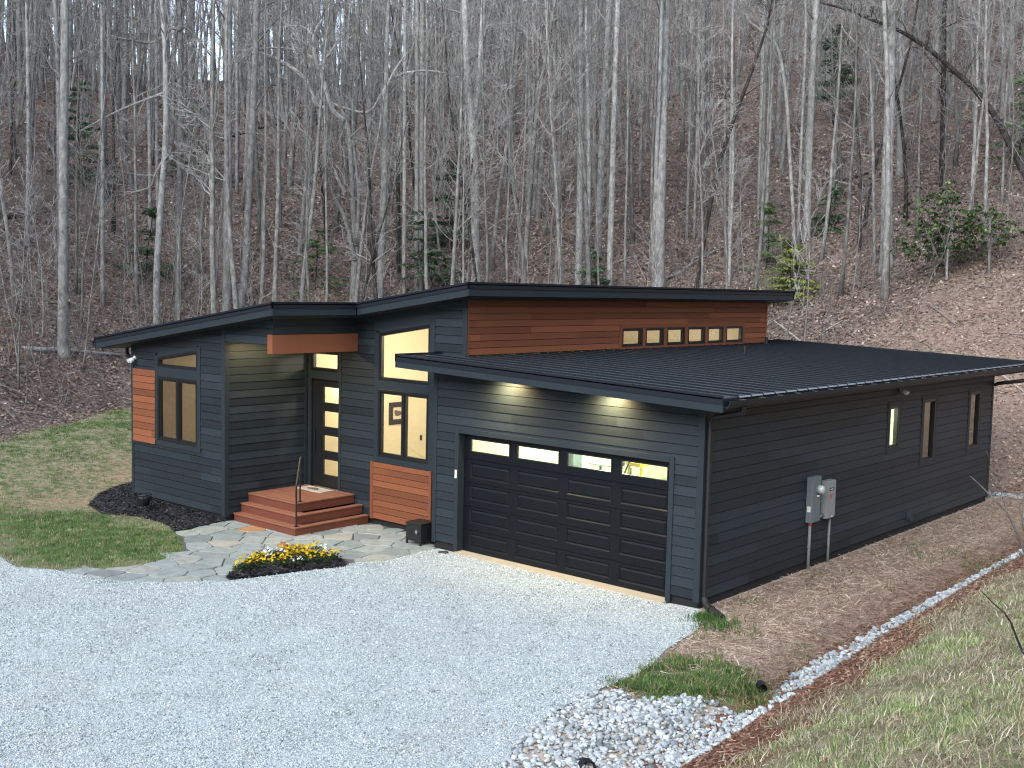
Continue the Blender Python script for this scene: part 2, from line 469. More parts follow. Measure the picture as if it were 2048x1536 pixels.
# ------------------------------------------------------------------ ground sheet
RNG = np.random.default_rng(11)
GRAVEL = [(-7.5, -8.2), (-4.91, -6.5), (-4.03, -6.61), (-3.4, -6.26), (-2.72, -6.06), (-1.8, -5.8), (-1.19, -5.29), (-.82, -4.74), (-.57, -4.38), (-.35, -3.77), (.02, -2.4),
          (.0, -1.99), (.29, -1.57), (.2, -.56), (.24, -.06), (.62, -.05), (.68, -.12), (5.66, -.12), (5.72, -.03), (6.32, -.01), (6.85, -.98), (7.05, -2.18), (7.3, -2.98), (7.34, -3.73), (7.32, -4.27), (7.4, -5.22),
          (7.6, -5.93), (7.95, -6.78), (8.6, -8), (9.2, -12), (4, -22), (-8, -22), (-12, -14)]
ROCKS = [(7.32, -4.27), (7.52, -3.91), (7.87, -4.07), (8.3, -3.5), (8.92, -3.35), (9.04, -2.92), (8.85, -2.28), (8.72, -1.47), (8.66, -.53), (8.68, .39), (8.62, 1.8), (8.60, 3.49), (8.58, 6.22),
         (8.55, 9), (8.5, 15.3), (8.8, 15.3), (8.78, 8.8), (8.8, 6.41), (8.9, 3.52), (8.95, 1.27), (9.12, -1.35), (9.22, -2.84), (9.3, -4.15), (9.35, -5.22), (9.45, -7.5), (8.4, -7.6), (7.85, -6.6), (7.5, -5.9), (7.3, -5.2)]
PATIO = [(-4.86, -1.5), (-4.62, -2.99), (-4.03, -3.18), (-3.21, -3.65), (-2.7, -4.41), (-2.68, -5.15), (-3.01, -5.81), (-3.48, -6.35), (-3.3, -6.45), (-2.6, -6.2), (-1.7, -5.95), (-1.05, -5.4),
         (-.7, -4.84), (-.45, -4.38), (-.98, -3.98), (-1.6, -2.99), (-1.42, -2.22), (-.46, -2.05), (.1, -2.3), (.15, -1.9), (.4, -1.57), (.35, -.56), (.3, -.02), (0, .0), (0, .6), (-4.7, .6), (-4.7, -1.5)]
BED = [(-.57, -4.42), (-.82, -4.35), (-1.05, -3.98), (-1.4, -3.5), (-1.62, -2.99), (-1.6, -2.5), (-1.42, -2.22), (-.9, -2.03), (-.46, -2.04), (-.05, -2.2), (.1, -2.38), (-.1, -2.9), (-.33, -3.7)]
MULCH = [(-4.86, -1.55), (-4.66, -2.99), (-5.2, -2.75), (-5.86, -2.66), (-6.65, -2.72), (-7.38, -3.12), (-8.44, -2.86), (-9.57, -1.94), (-10.0, -1.35), (-10.25, -.71), (-10.0, .6), (-9.6, 3), (-8.6, 3), (-8.6, -1.3), (-4.86, -1.3)]
ISLAND = [(7.35, -3.9), (7.2, -3.0), (7.35, -2.3), (7.8, -1.9), (8.5, -2.3), (8.95, -2.6), (9.0, -3.2), (8.5, -3.5), (7.9, -4.0)]

def axis(a, b, st, far, n):
    mid = np.arange(a, b + 1e-6, st)
    g = np.geomspace(1, far, n)
    return np.concatenate([(a - g * 1.0)[::-1], mid, b + g])
gx = axis(-24, 17, .22, 260, 46); gy = axis(-14, 24, .22, 260, 46)
X, Y = np.meshgrid(gx, gy); Zg = height(X, Y)
nx, ny = len(gx), len(gy)
idx = np.arange(nx * ny).reshape(ny, nx)
Fg = np.stack([idx[:-1, :-1], idx[:-1, 1:], idx[1:, 1:], idx[1:, :-1]], -1).reshape(-1, 4)
fx, fy = X.ravel(), Y.ravel()
xb = np.interp(fy, BANK_Y, BANK_X)
yard = sdist(YARD, fx, fy)
w_lawn = sstep(-.5, .5, yard) * sstep(6.6, 5.9, fx)
w_straw = sstep(-.6, .6, yard) * sstep(5.9, 6.4, fx) * sstep(.15, -.2, fx - xb)
w_bank = sstep(.2, .7, fx - xb) * sstep(17, 11, fy)
w_mulch = sstep(-.7, -.15, fx - xb) * sstep(1.35, .75, fx - xb + np.clip((fy + 2) * .03, -.2, .5)) * sstep(17, 11, fy) * sstep(-8, -5, fy)
isl = sstep(-.25, .25, sdist(ISLAND, fx, fy))
w_lawn = np.maximum(w_lawn, isl); w_straw = w_straw * (1 - isl)
def blob(cx, cy, rx, ry, rot=0.0):
    c, s = math.cos(rot), math.sin(rot); dx, dy = fx - cx, fy - cy
    return np.exp(-(((dx * c + dy * s) / rx) ** 2 + ((-dx * s + dy * c) / ry) ** 2))
clay = np.clip(1.3 * blob(-10.2, .0, 1.5, 2.6, .9) + 1.0 * blob(-9.0, -3.2, 1.2, .8), 0, 1)
lush = np.clip(1.5 * blob(-4.6, -4.6, 1.9, 1.5, .6) + 1.2 * blob(-7.3, -4.2, 1.2, 1.2) + .5 * blob(-15.5, 3.0, 3, 1.5, .9) + isl, 0, 1)
me = np_mesh('ground', np.stack([fx, fy, Zg.ravel()], -1), Fg,
             {'w_lawn': ('POINT', 'FLOAT', w_lawn), 'w_straw': ('POINT', 'FLOAT', w_straw), 'w_bank': ('POINT', 'FLOAT', w_bank),
              'w_open': ('POINT', 'FLOAT', sstep(-4, 3, fx) * sstep(34, 17, fy)), 'w_mulch': ('POINT', 'FLOAT', w_mulch), 'clay': ('POINT', 'FLOAT', clay), 'lush': ('POINT', 'FLOAT', lush)}, True)
tag(link('ground', me, M['ground']), kind='structure')

def sheet(name, poly, dz, mat, step=.6, bump=0.0, mound=0.0, mw=.5):
    bm = bmesh.new()
    f = bm.faces.new([bm.verts.new((x, y, 0)) for x, y in poly])
    xs = [p[0] for p in poly]; ys = [p[1] for p in poly]
    for k in np.arange(min(xs) + step, max(xs), step):
        bmesh.ops.bisect_plane(bm, geom=bm.verts[:] + bm.edges[:] + bm.faces[:], plane_co=(k, 0, 0), plane_no=(1, 0, 0))
    for k in np.arange(min(ys) + step, max(ys), step):
        bmesh.ops.bisect_plane(bm, geom=bm.verts[:] + bm.edges[:] + bm.faces[:], plane_co=(0, k, 0), plane_no=(0, 1, 0))
    bm.verts.ensure_lookup_table()
    px = np.array([v.co.x for v in bm.verts]); py = np.array([v.co.y for v in bm.verts])
    z = height(px, py) + dz + bump * (fbm(px * .9, py * .9, 44) - .5)
    if mound: z = z + mound * sstep(0, mw, dist_poly(poly, px, py)) * (.7 + .6 * fbm(px * 2, py * 2, 4))
    for v, q in zip(bm.verts, z): v.co.z = q
    bmesh.ops.recalc_face_normals(bm, faces=bm.faces[:])
    me = bpy.data.meshes.new(name); bm.to_mesh(me); bm.free()
    me.polygons.foreach_set('use_smooth', [True] * len(me.polygons))
    return link(name, me, mat)
tag(sheet('gravel_driveway', GRAVEL, .028, M['gravel'], .6, .03), kind='structure')
tag(sheet('mulch_bed', MULCH, .03, M['mulch'], .3, .02, .07), kind='structure')

# flagstone path: joint bed and irregular stones
path = tag(sheet('flagstone_path', PATIO, .006, M['mortar'], 1.0), kind='structure')
def clip(poly, nx_, ny_, c):      # keep nx*x+ny*y<=c
    out = []
    for i in range(len(poly)):
        a, b = poly[i], poly[(i + 1) % len(poly)]
        da = nx_ * a[0] + ny_ * a[1] - c; db = nx_ * b[0] + ny_ * b[1] - c
        if da <= 0: out.append(a)
        if da * db < 0:
            t = da / (da - db); out.append((a[0] + (b[0] - a[0]) * t, a[1] + (b[1] - a[1]) * t))
    return out
sites = []
tries = 0
while len(sites) < 112 and tries < 20000:
    tries += 1
    p = (RNG.uniform(-5.2, .6), RNG.uniform(-6.6, .8))
    if float(sdist(PATIO, np.array([p[0]]), np.array([p[1]]))[0]) < -.3: continue
    md = .36 + .36 * RNG.random()
    if all((p[0] - q[0]) ** 2 + (p[1] - q[1]) ** 2 > md * md for q in sites): sites.append(p)
mb = MB()
for i, p in enumerate(sites):
    cell = [(p[0] - 1, p[1] - 1), (p[0] + 1, p[1] - 1), (p[0] + 1, p[1] + 1), (p[0] - 1, p[1] + 1)]
    for j, q in enumerate(sites):
        if i == j: continue
        dx, dy = q[0] - p[0], q[1] - p[1]; L = math.hypot(dx, dy)
        if L > 2: continue
        ang = .0
        cell = clip(cell, dx / L, dy / L, (dx * (p[0] + q[0]) / 2 + dy * (p[1] + q[1]) / 2) / L - .010)
        if len(cell) < 3: break
    if len(cell) < 3: continue
    # soften the corners and roughen the outline
    ring = []
    n = len(cell)
    for k in range(n):
        a, b, c = cell[k - 1], cell[k], cell[(k + 1) % n]
        for t0, (o, e) in ((.12, (a, b)), (.12, (c, b))):
            pt = (b[0] + (o[0] - b[0]) * t0, b[1] + (o[1] - b[1]) * t0)
            ring.append((pt[0] + RNG.normal(0, .006), pt[1] + RNG.normal(0, .006)))
    pr = [(x, y) for x, y in ring]
    if float(sdist(PATIO, np.array([p[0]]), np.array([p[1]]))[0]) < .25:
        inside = in_poly(PATIO, np.array([q[0] for q in pr]), np.array([q[1] for q in pr]))
        if inside.mean() < .45: continue
        cx_, cy_ = p
        pr2 = []
        for (x, y), ok in zip(pr, inside):
            if not ok:
                for s_ in (.85, .7, .55, .4, .2):
                    x2, y2 = cx_ + (x - cx_) * s_, cy_ + (y - cy_) * s_
                    if in_poly(PATIO, np.array([x2]), np.array([y2]))[0]: break
                x, y = x2, y2
            pr2.append((x, y))
        pr = pr2
    zt = .026 + RNG.normal(0, .0025)
    tone = float(np.clip(RNG.normal(.45, .24), 0, .94))
    if RNG.random() < .05 and float(sdist(PATIO, np.array([p[0]]), np.array([p[1]]))[0]) > .45: tone = 1.0
    tl = RNG.normal(0, .004, 2)
    top = [(x, y, zt + (x - p[0]) * tl[0] + (y - p[1]) * tl[1]) for x, y in pr]
    mid = [(x, y, z - .006) for (x, y, z) in top]
    top = [(p[0] + (x - p[0]) * .975, p[1] + (y - p[1]) * .975, z) for (x, y, z) in top]
    low = [(x, y, .0) for (x, y, z) in mid]
    mb.poly(top, tone)
    for k in range(len(top)):
        k2 = (k + 1) % len(top)
        mb.poly([mid[k], mid[k2], top[k2], top[k]], tone); mb.poly([low[k], low[k2], mid[k2], mid[k]], tone)
mb.build('paving_stones', M['flag'], path)

# ------------------------------------------------------------------ house
house = empty('house', 'dark charcoal modern single-storey house with shed roofs, cedar accents and a wide garage', 'house', (0, 0, 0))
class Wall:
    def __init__(s, P, U, N): s.P = Vector(P); s.U = Vector(U); s.N = Vector(N)
    def pt(s, u, z, d=0.0): return s.P + s.U * u + s.N * d + Vector((0, 0, z))
FRONT = lambda y: Wall((0, y, 0), (1, 0, 0), (0, -1, 0))
SIDE = lambda x: Wall((x, 0, 0), (0, 1, 0), (1, 0, 0))

def clip3(poly, fn):
    out = []
    for i in range(len(poly)):
        a, b = poly[i], poly[(i + 1) % len(poly)]
        da, db = fn(a), fn(b)
        if da <= 1e-9: out.append(a)
        if (da < -1e-9 and db > 1e-9) or (da > 1e-9 and db < -1e-9):
            t = da / (da - db); out.append((a[0] + (b[0] - a[0]) * t, a[1] + (b[1] - a[1]) * t))
    return out
def lin(v):
    return v if callable(v) else (lambda u, v=v: v)
def siding(name, W, u0, u1, zb, top, holes=(), e=.171, mat='siding', base=0.0, board=3.7, seed=1, lap=.014, gap=.011):
    mb = MB(); rg = random.Random(seed)
    top = lin(top); zb_ = lin(zb)
    cuts = sorted({u0, u1, *[h[0] for h in holes], *[h[1] for h in holes]}); cuts = [c for c in cuts if u0 <= c <= u1]
    zlo = min(zb_(u0), zb_(u1)); zhi = max(top(u0), top(u1))
    K = int((zhi - zlo) / e) + 2
    joints = []
    for k in range(K):
        j = []; q = u0 - rg.uniform(0, board)
        while q < u1:
            j.append(q); q += board * rg.uniform(.8, 1.05)
        j.append(u1 + 1); joints.append([(a, rg.random()) for a in j])
    for ua, ub in zip(cuts[:-1], cuts[1:]):
        if ub - ua < 1e-4: continue
        um = (ua + ub) / 2
        hs = sorted([h for h in holes if h[0] <= um <= h[1]], key=lambda h: lin(h[2])(um))
        lo = zb_; spans = []
        for h in hs:
            spans.append((lo, lin(h[2]))); lo = lin(h[3])
        spans.append((lo, top))
        for lo, hi in spans:
            for k in range(K):
                z0 = zlo + k * e; z1 = z0 + e
                if z1 < min(lo(ua), lo(ub)) or z0 > max(hi(ua), hi(ub)): continue
                for (ja, tone), (jb, _) in zip(joints[k][:-1], joints[k][1:]):
                    a, b = max(ua, ja), min(ub, jb)
                    if b - a < .003: continue
                    zs0 = z0 + gap
                    p = [(a, zs0), (b, zs0), (b, z1), (a, z1)]
                    p = clip3(p, lambda q: lo(q[0]) - q[1]); 
                    if len(p) < 3: continue
                    p = clip3(p, lambda q: q[1] - hi(q[0]))
                    if len(p) < 3: continue
                    off = lambda z: base + .003 + lap * (1 - (z - z0) / e)
                    mb.poly([W.pt(u, z, off(z)) for u, z in p], tone)
                    low = [q for q in p if abs(q[1] - zs0) < 1e-6]
                    if len(low) == 2 and lap > 0:      # shadow gap under the board's lower edge
                        (a1, _), (b1, _) = sorted(low); bk = base - .022; t_ = base + .003 + lap
                        mb.poly([W.pt(a1, zs0, bk), W.pt(b1, zs0, bk), W.pt(b1, zs0, t_), W.pt(a1, zs0, t_)], tone)
                        if z0 >= min(lo(a1), lo(b1)) - 1e-6:
                            mb.poly([W.pt(a1, z0, bk), W.pt(b1, z0, bk), W.pt(b1, zs0, bk), W.pt(a1, zs0, bk)], 0.0)
                            mb.poly([W.pt(a1, z0, bk), W.pt(b1, z0, bk), W.pt(b1, z0, base + .003), W.pt(a1, z0, base + .003)], tone)
    return mb.build(name, M[mat], house)
def board(mb, W, poly, d0, d1, val=.5):
    mb.prism([W.pt(u, z, d0) for u, z in poly], [W.pt(u, z, d1) for u, z in poly], val)
def rect(u0, u1, z0, z1): return [(u0, z0), (u1, z0), (u1, z1), (u0, z1)]
def boards(name, W, polys, d0, d1, mat='trim', parent=None, bevel=.003):
    for i, p in enumerate(polys):
        mb = MB(); board(mb, W, p, d0, d1, .35 + .3 * ((i * 37) % 10) / 10)
        o = mb.build(name, M[mat], parent or house, bevel=bevel)
    return o
def ring(mb, W, outer, inner, d0, d1):
    n = len(outer)
    for k in range(n):
        k2 = (k + 1) % n
        q = [outer[k], outer[k2], inner[k2], inner[k]]
        board(mb, W, q, d0, d1)
def window(W, u0, u1, z0, z1, z1b=None, sashes=1, fw_=.05, glass_d=-.035, gap=.05):
    """frame (the window) > sashes and panes; z1b: head height at u1 for a raked head"""
    if z1b is None: z1b = z1
    top = lambda u: z1 + (z1b - z1) * (u - u0) / (u1 - u0)
    mb = MB()
    out = [(u0, z0), (u1, z0), (u1, z1b), (u0, z1)]
    inn = [(u0 + fw_, z0 + fw_), (u1 - fw_, z0 + fw_), (u1 - fw_, top(u1 - fw_) - fw_), (u0 + fw_, top(u0 + fw_) - fw_)]
    ring(mb, W, out, inn, .022, -.09)
    w_ = mb.build('window', M['frame'], house, bevel=.004)
    a, b = u0 + fw_ - .004, u1 - fw_ + .004
    wid = (b - a - gap * (sashes - 1)) / sashes
    for k in range(sashes):
        ua = a + k * (wid + gap); ub = ua + wid
        if k: 
            m2 = MB(); board(m2, W, [(ua - gap, z0 + fw_ - .003), (ua, z0 + fw_ - .003), (ua, top(ua) - fw_ + .003), (ua - gap, top(ua - gap) - fw_ + .003)], .018, -.088)
            m2.build('mullion', M['frame'], w_)
        s_ = .038 if sashes > 1 else .018
        so_ = [(ua, z0 + fw_ - .003), (ub, z0 + fw_ - .003), (ub, top(ub) - fw_ + .003), (ua, top(ua) - fw_ + .003)]
        si_ = [(ua + s_, z0 + fw_ + s_), (ub - s_, z0 + fw_ + s_), (ub - s_, top(ub - s_) - fw_ - s_), (ua + s_, top(ua + s_) - fw_ - s_)]
        m3 = MB(); ring(m3, W, so_, si_, .004, -.07); m3.build('sash', M['frame'], w_)
        m4 = MB(); m4.poly([W.pt(u, z, glass_d) for u, z in si_]); m4.build('pane', M['glass'], w_)
    return w_

SB = .155
LX0, LX1, LY = -8.56, -4.76, -1.652
MY = .615; CX = .278; GX1 = 6.241; GYB = 14.07
zm = lambda x: 4.84 + .1455 * (x + 2.5)           # main shed roof, top
zg = lambda x: 3.853 - .0335 * (x - .278)          # garage roof, top
sof = lambda x: zm(x) - .245
gsof = lambda x: zg(x) - .225
# foundation
for q in ((.03, .69, .03, .23), (5.63, GX1 - .03, .03, .23), (GX1 - .3, GX1 - .03, .231, GYB - .03), (.03, .11, .231, MY + .1)):
    mb = MB(); mb.box(*q, -.4, .19); mb.build('foundation', M['found'], house)
mb = MB(); mb.box(LX0 + .04, LX1 - .04, LY + .04, 12.9, -.3, .19); mb.box(LX1 - .04, .03, MY + .04, 12.9, -.3, .19); mb.build('foundation', M['found'], house)

# garage front wall and door surround
WG = FRONT(0.0)
DX0, DX1, DZ = .715, 5.605, 2.40
siding('wall', WG, .105, GX1 - .1, SB, gsof, [(DX0 - .005, DX1 + .005, -1, DZ + .005)], seed=3)
boards('corner_trim', WG, [[(0, SB - .03), (.105, SB - .03), (.105, gsof(.1)), (0, gsof(0))], [(GX1 - .1, SB - .03), (GX1 + .022, SB - .03), (GX1 + .022, gsof(GX1)), (GX1 - .1, gsof(GX1 - .1))]], .022, 0)
boards('door_trim', WG, [rect(DX0 - .1, DX0, .0, DZ + .1), rect(DX1, DX1 + .095, .0, DZ + .1), rect(DX0, DX1, DZ, DZ + .1)], .03, 0)
boards('door_trim', WG, [rect(DX0 - .02, DX0 - .002, .0, DZ), rect(DX1 + .002, DX1 + .02, .0, DZ), rect(DX0 - .002, DX1 + .002, DZ + .002, DZ + .02)], -.001, -.2)
# garage door
gd = link('garage_door', None, None, house)
gd = bpy.data.objects['garage_door']
def build_gdoor():
    W = FRONT(.14)
    mb = MB()
    cols = [(.89, 1.915), (2.095, 3.12), (3.30, 4.31), (4.50, 5.485)]
    sec = [(.045, .476), (.484, .945), (.953, 1.42), (1.428, 1.885), (1.893, 2.40)]
    fields = [(.143, .415), (.621, .905), (1.085, 1.375), (1.525, 1.815), (2.035, 2.305)]
    for (za, zb), (fa, fb) in zip(sec, fields):
        ys = [DX0 + .005] + [q for c in cols for q in c] + [DX1 - .005]
        # rails and stiles around four fields
        for a, b in zip(ys[0::2], ys[1::2]): board(mb, W, rect(a, b, za, zb), 0, -.05)
        for a, b in cols:
            board(mb, W, rect(a, b, za, fa), 0, -.05, .4); board(mb, W, rect(a, b, fb, zb), 0, -.05, .4)
            if fb > 2.2: continue
            r = .028; dd = -.024
            o = rect(a, b, fa, fb); i_ = rect(a + r, b - r, fa + r, fb - r); i2 = rect(a + r + .03, b - r - .03, fa + r + .03, fb - r - .03)
            for k in range(4):
                k2 = (k + 1) % 4
                mb.poly([W.pt(*o[k], 0), W.pt(*o[k2], 0), W.pt(*i_[k2], dd), W.pt(*i_[k], dd)], .6)
                mb.poly([W.pt(*i_[k], dd), W.pt(*i_[k2], dd), W.pt(*i2[k2], -.006), W.pt(*i2[k], -.006)], .6)
            mb.poly([W.pt(*q, -.006) for q in i2], .45)
    board(mb, W, rect(DX0 + .002, DX1 - .002, .045, 1.95), -.052, -.06, .3)
    me = mb.mesh('garage_door')
    old = bpy.data.objects['garage_door']; bpy.data.objects.remove(old)
    o = link('garage_door', me, M['garage_door'], house)
    for a, b in cols:
        m2 = MB(); ring(m2, W, rect(a - .0, b + .0, 2.035, 2.305), rect(a + .022, b - .022, 2.057, 2.283), .008, -.02); m2.build('light_frame', M['frame'], o)
        m3 = MB(); m3.poly([W.pt(*q, -.03) for q in rect(a + .018, b - .018, 2.053, 2.287)]); m3.build('pane', M['glass'], o)
    return o
build_gdoor()
mb = MB(); mb.box(DX0 - .03, DX1 + .03, -.17, .235, -.1, .04); mb.build('threshold', M['concrete'], house, bevel=.006)

# garage side wall (long)
WS = SIDE(GX1)
SW = [(7.47, 8.0, 1.985, 2.915), (9.37, 10.09, 1.505, 2.935), (12.37, 13.08, 1.525, 2.94)]
tw = .1
siding('wall', WS, .11, GYB - .1, SB, gsof(GX1) , [(a - tw, b + tw, c - tw, d + tw) for a, b, c, d in SW], seed=5, e=.176, board=4.2)
boards('corner_trim', WS, [rect(.0, .11, SB - .03, gsof(GX1)), rect(GYB - .1, GYB, SB - .03, gsof(GX1))], .022, 0)
for a, b, c, d in SW:
    boards('window_trim', WS, [rect(a - tw, a, c - tw, d + tw), rect(b, b + tw, c - tw, d + tw), rect(a, b, d, d + tw), rect(a, b, c - tw, c)], .024, -.05)
    window(WS, a, b, c, d, fw_=.055)
# rear wall of the garage and the hidden sides close the volume
mb = MB(); mb.poly([(0, GYB, SB), (GX1, GYB, SB), (GX1, GYB, gsof(GX1)), (0, GYB, gsof(0))]); mb.poly([(0, 0, SB), (0, MY, SB), (0, MY, gsof(0)), (0, 0, gsof(0))]); mb.build('wall', M['siding'], house)

# main front wall (door wall and tall window)
WM = FRONT(MY)
UP = (-2.295, -.747, 3.2, lambda u: 4.228 + .157 * (u + 2.295)); CA = (-2.32, -.755, 1.535, 3.005)
DOOR = (-4.63, -3.64, .58, 3.09); TRS = (-4.57, -3.63, 3.27, 3.74)
TL, TR_ = -2.455, -.612
siding('wall', WM, -4.70, TL, SB, sof, [(DOOR[0] - .06, DOOR[1] + .07, .1, 3.84)], seed=8)
siding('wall', WM, TR_, CX - .1, SB, sof, [], seed=9)
siding('wall', WM, TL, TR_, 4.55, lambda u: sof(u), [], seed=10) if False else None
mb = MB(); W = WM
board(mb, W, [(TL, 4.20 + .05), (TR_, 4.20 + .157 * (TR_ - TL) + .05), (TR_, sof(TR_)), (TL, sof(TL))], .012, 0); mb.build('wall', M['siding'], house)
boards('window_trim', WM, [[(TL, 1.405), (CA[0], 1.405), (CA[0], 4.21), (TL, 4.26)], [(CA[1], 1.405), (TR_, 1.405), (TR_, 4.54), (CA[1], 4.52)],
                           rect(CA[0], CA[1], 3.005, 3.2), rect(CA[0], CA[1], 1.405, 1.535), [(CA[0], UP[3](CA[0])), (CA[1], UP[3](CA[1])), (CA[1], 4.55), (CA[0], 4.28)]], .024, -.05)
window(WM, UP[0] - .025, UP[1] + .0, 3.2, UP[3](UP[0] - .025), UP[3](UP[1]), 1, .055)
window(WM, CA[0], CA[1], CA[2], CA[3], None, 2, .055, gap=.06)
boards('corner_trim', WM, [[(CX - .1, 3.7), (CX + .022, 3.7), (CX + .022, sof(CX)), (CX - .1, sof(CX - .1))]], .022, 0)
# cedar panel under the window
siding('cedar_panel', WM, -2.44, -.70, SB - .01, 1.40, mat='cedar', base=.03, e=.142, seed=12, board=9, lap=.012)
boards('cedar_trim', WM, [rect(-2.53, -2.44, SB - .02, 1.405), rect(-.70, -.63, SB - .02, 1.405)], .05, 0, 'cedar')
# door surround and door
boards('door_trim', WM, [rect(DOOR[0] - .1, DOOR[0], .55, 3.86), rect(DOOR[1], DOOR[1] + .075, .55, 3.86), rect(DOOR[0], DOOR[1], 3.09, TRS[2]), rect(DOOR[0], DOOR[1], TRS[3], 3.86)], .024, -.05)
boards('wall_infill', WM, [rect(-4.76, DOOR[0] - .1, SB, 3.9), rect(DOOR[0] - .1, DOOR[1] + .1, .3, .55), ], .006, -.02, 'siding')
window(WM, DOOR[0] + .0, DOOR[1], TRS[2], TRS[3], None, 1, .06)
mb = MB()
W = FRONT(MY + .03)
lite = [(-4.235, -3.69, zt - .355, zt) for zt in (2.912, 2.356, 1.80, 1.244)]
board(mb, W, rect(DOOR[0] + .02, -4.235, .6, 3.07), 0, -.05); board(mb, W, rect(-3.69, DOOR[1] - .02, .6, 3.07), 0, -.05)
zs = [.6] + [q for l in reversed(lite) for q in (l[2], l[3])] + [3.07]
for a, b in zip(zs[0::2], zs[1::2]): board(mb, W, rect(-4.235, -3.69, a, b), 0, -.05)
fd = mb.build('front_door', M['black'], house)
boards('jamb', WM, [rect(DOOR[0], DOOR[0] + .02, .58, 3.09), rect(DOOR[1] - .02, DOOR[1], .58, 3.09), rect(DOOR[0] + .02, DOOR[1] - .02, 3.07, 3.09)], .012, -.1, 'black', fd)
for a, b, c, d in lite:
    m3 = MB(); m3.poly([W.pt(*q, -.025) for q in rect(a - .005, b + .005, c - .005, d + .005)]); m3.build('pane', M['glass'], fd)
m3 = MB(); m3.tube([W.pt(-4.5, 1.35, .03), W.pt(-4.5, 1.95, .03)], .013, 8); m3.tube([W.pt(-4.5, 1.45, 0), W.pt(-4.5, 1.45, .03)], .009, 6); m3.tube([W.pt(-4.5, 1.85, 0), W.pt(-4.5, 1.85, .03)], .009, 6); m3.build('handle', M['black'], fd)

# left wing: front, recess side, hidden side
WL = FRONT(LY)
LUP = (-7.405, -5.757, 3.268, 3.481, 3.718); LCA = (-7.415, -5.785, 1.55, 3.05); LP = (-8.475, -7.557, 1.43, 3.17)
lt0, lt1 = -7.51, -5.665
siding('wall', WL, LX0 + .09, LX1 - .1, SB, sof, [(LP[0], lt0, LP[2], LP[3]), (lt0, lt1, 1.437, lambda u: 3.57 + .1455 * (u - lt0))], seed=14)
boards('corner_trim', WL, [[(LX0, SB - .03), (LX0 + .09, SB - .03), (LX0 + .09, sof(LX0 + .09)), (LX0, sof(LX0))], [(LX1 - .1, SB - .03), (LX1 + .022, SB - .03), (LX1 + .022, sof(LX1)), (LX1 - .1, sof(LX1 - .1))]], .022, 0)
boards('window_trim', WL, [[(lt0, 1.437), (LCA[0], 1.437), (LCA[0], 3.50), (lt0, 3.56)], [(LCA[1], 1.437), (lt1, 1.437), (lt1, 3.83), (LCA[1], 3.80)],
                           rect(LCA[0], LCA[1], 1.437, 1.55), rect(LCA[0], LCA[1], 3.05, 3.268), [(LCA[0], 3.48), (LCA[1], 3.716), (LCA[1], 3.82), (LCA[0], 3.58)]], .024, -.05)
window(WL, LUP[0], LUP[1] - .028, 3.268, 3.481, 3.714, 1, .05)
window(WL, LCA[0], LCA[1], LCA[2], LCA[3], None, 2, .06, gap=.075)
siding('cedar_panel', WL, LP[0], LP[1] + .047, LP[2], LP[3], mat='cedar', base=.02, e=.158, seed=15, board=9, lap=.014)
WR = SIDE(LX1)
siding('wall', WR, LY + .1, MY, SB, 4.18, [], seed=16, board=6)
boards('corner_trim', WR, [rect(LY, LY + .1, SB - .03, 4.18), rect(MY - .1, MY - .03, SB, 4.18)], .022, 0)
mb = MB(); mb.poly([(LX0, LY, SB), (LX0, 12.9, SB), (LX0, 12.9, sof(LX0)), (LX0, LY, sof(LX0))]); mb.poly([(LX0, 12.95, SB), (CX, 12.95, SB), (CX, 12.95, sof(CX)), (LX0, 12.95, sof(LX0))]); mb.build('wall', M['siding'], house)
# porch headers, beam and ceiling
BX = -3.05
siding('wall', WL, LX1 - .0, BX, 3.97, sof, [], seed=17)
siding('wall', SIDE(BX), LY - .02, MY, 4.19, sof(BX), [], seed=18)
mb = MB(); mb.box(BX - .13, BX + .04, LY - .06, MY - .01, 3.79, 4.19, .6); mb.build('beam', M['beamwood'], house, bevel=.008)
mb = MB(); mb.box(LX1 + .001, BX - .131, LY + .02, MY - .002, 4.175, 4.2); mb.build('porch_ceiling', M['soffit'], house)

# clerestory wall in cedar
WC = SIDE(CX)
CW = [(5.956, 6.805), (6.93, 7.735), (7.875, 8.70), (8.84, 9.68), (9.80, 10.60), (10.74, 11.63)]
zc0, zc1 = 3.92, 4.362
siding('cedar_wall', WC, MY + .06, 12.90, zg(CX) + .02, sof(CX), [(CW[0][0] - .09, CW[-1][1] + .09, zc0 - .01, zc1 + .09)], mat='cedar', e=.142, seed=21, board=4.0, lap=.011)
boards('cedar_trim', WC, [rect(MY, MY + .06, 3.80, sof(CX)), rect(12.90, 12.97, 3.80, sof(CX))] + [rect(CW[0][0] - .09, CW[-1][1] + .09, zc1, zc1 + .09), rect(CW[0][0] - .09, CW[-1][1] + .09, zg(CX) + .01, zc0)]
       + [rect(CW[k][1], CW[k + 1][0], zc0, zc1) for k in range(5)] + [rect(CW[0][0] - .09, CW[0][0], zc0, zc1), rect(CW[-1][1], CW[-1][1] + .09, zc0, zc1)], .022, -.03, 'cedar')
for a, b in CW: window(WC, a, b, zc0, zc1, None, 1, .05)

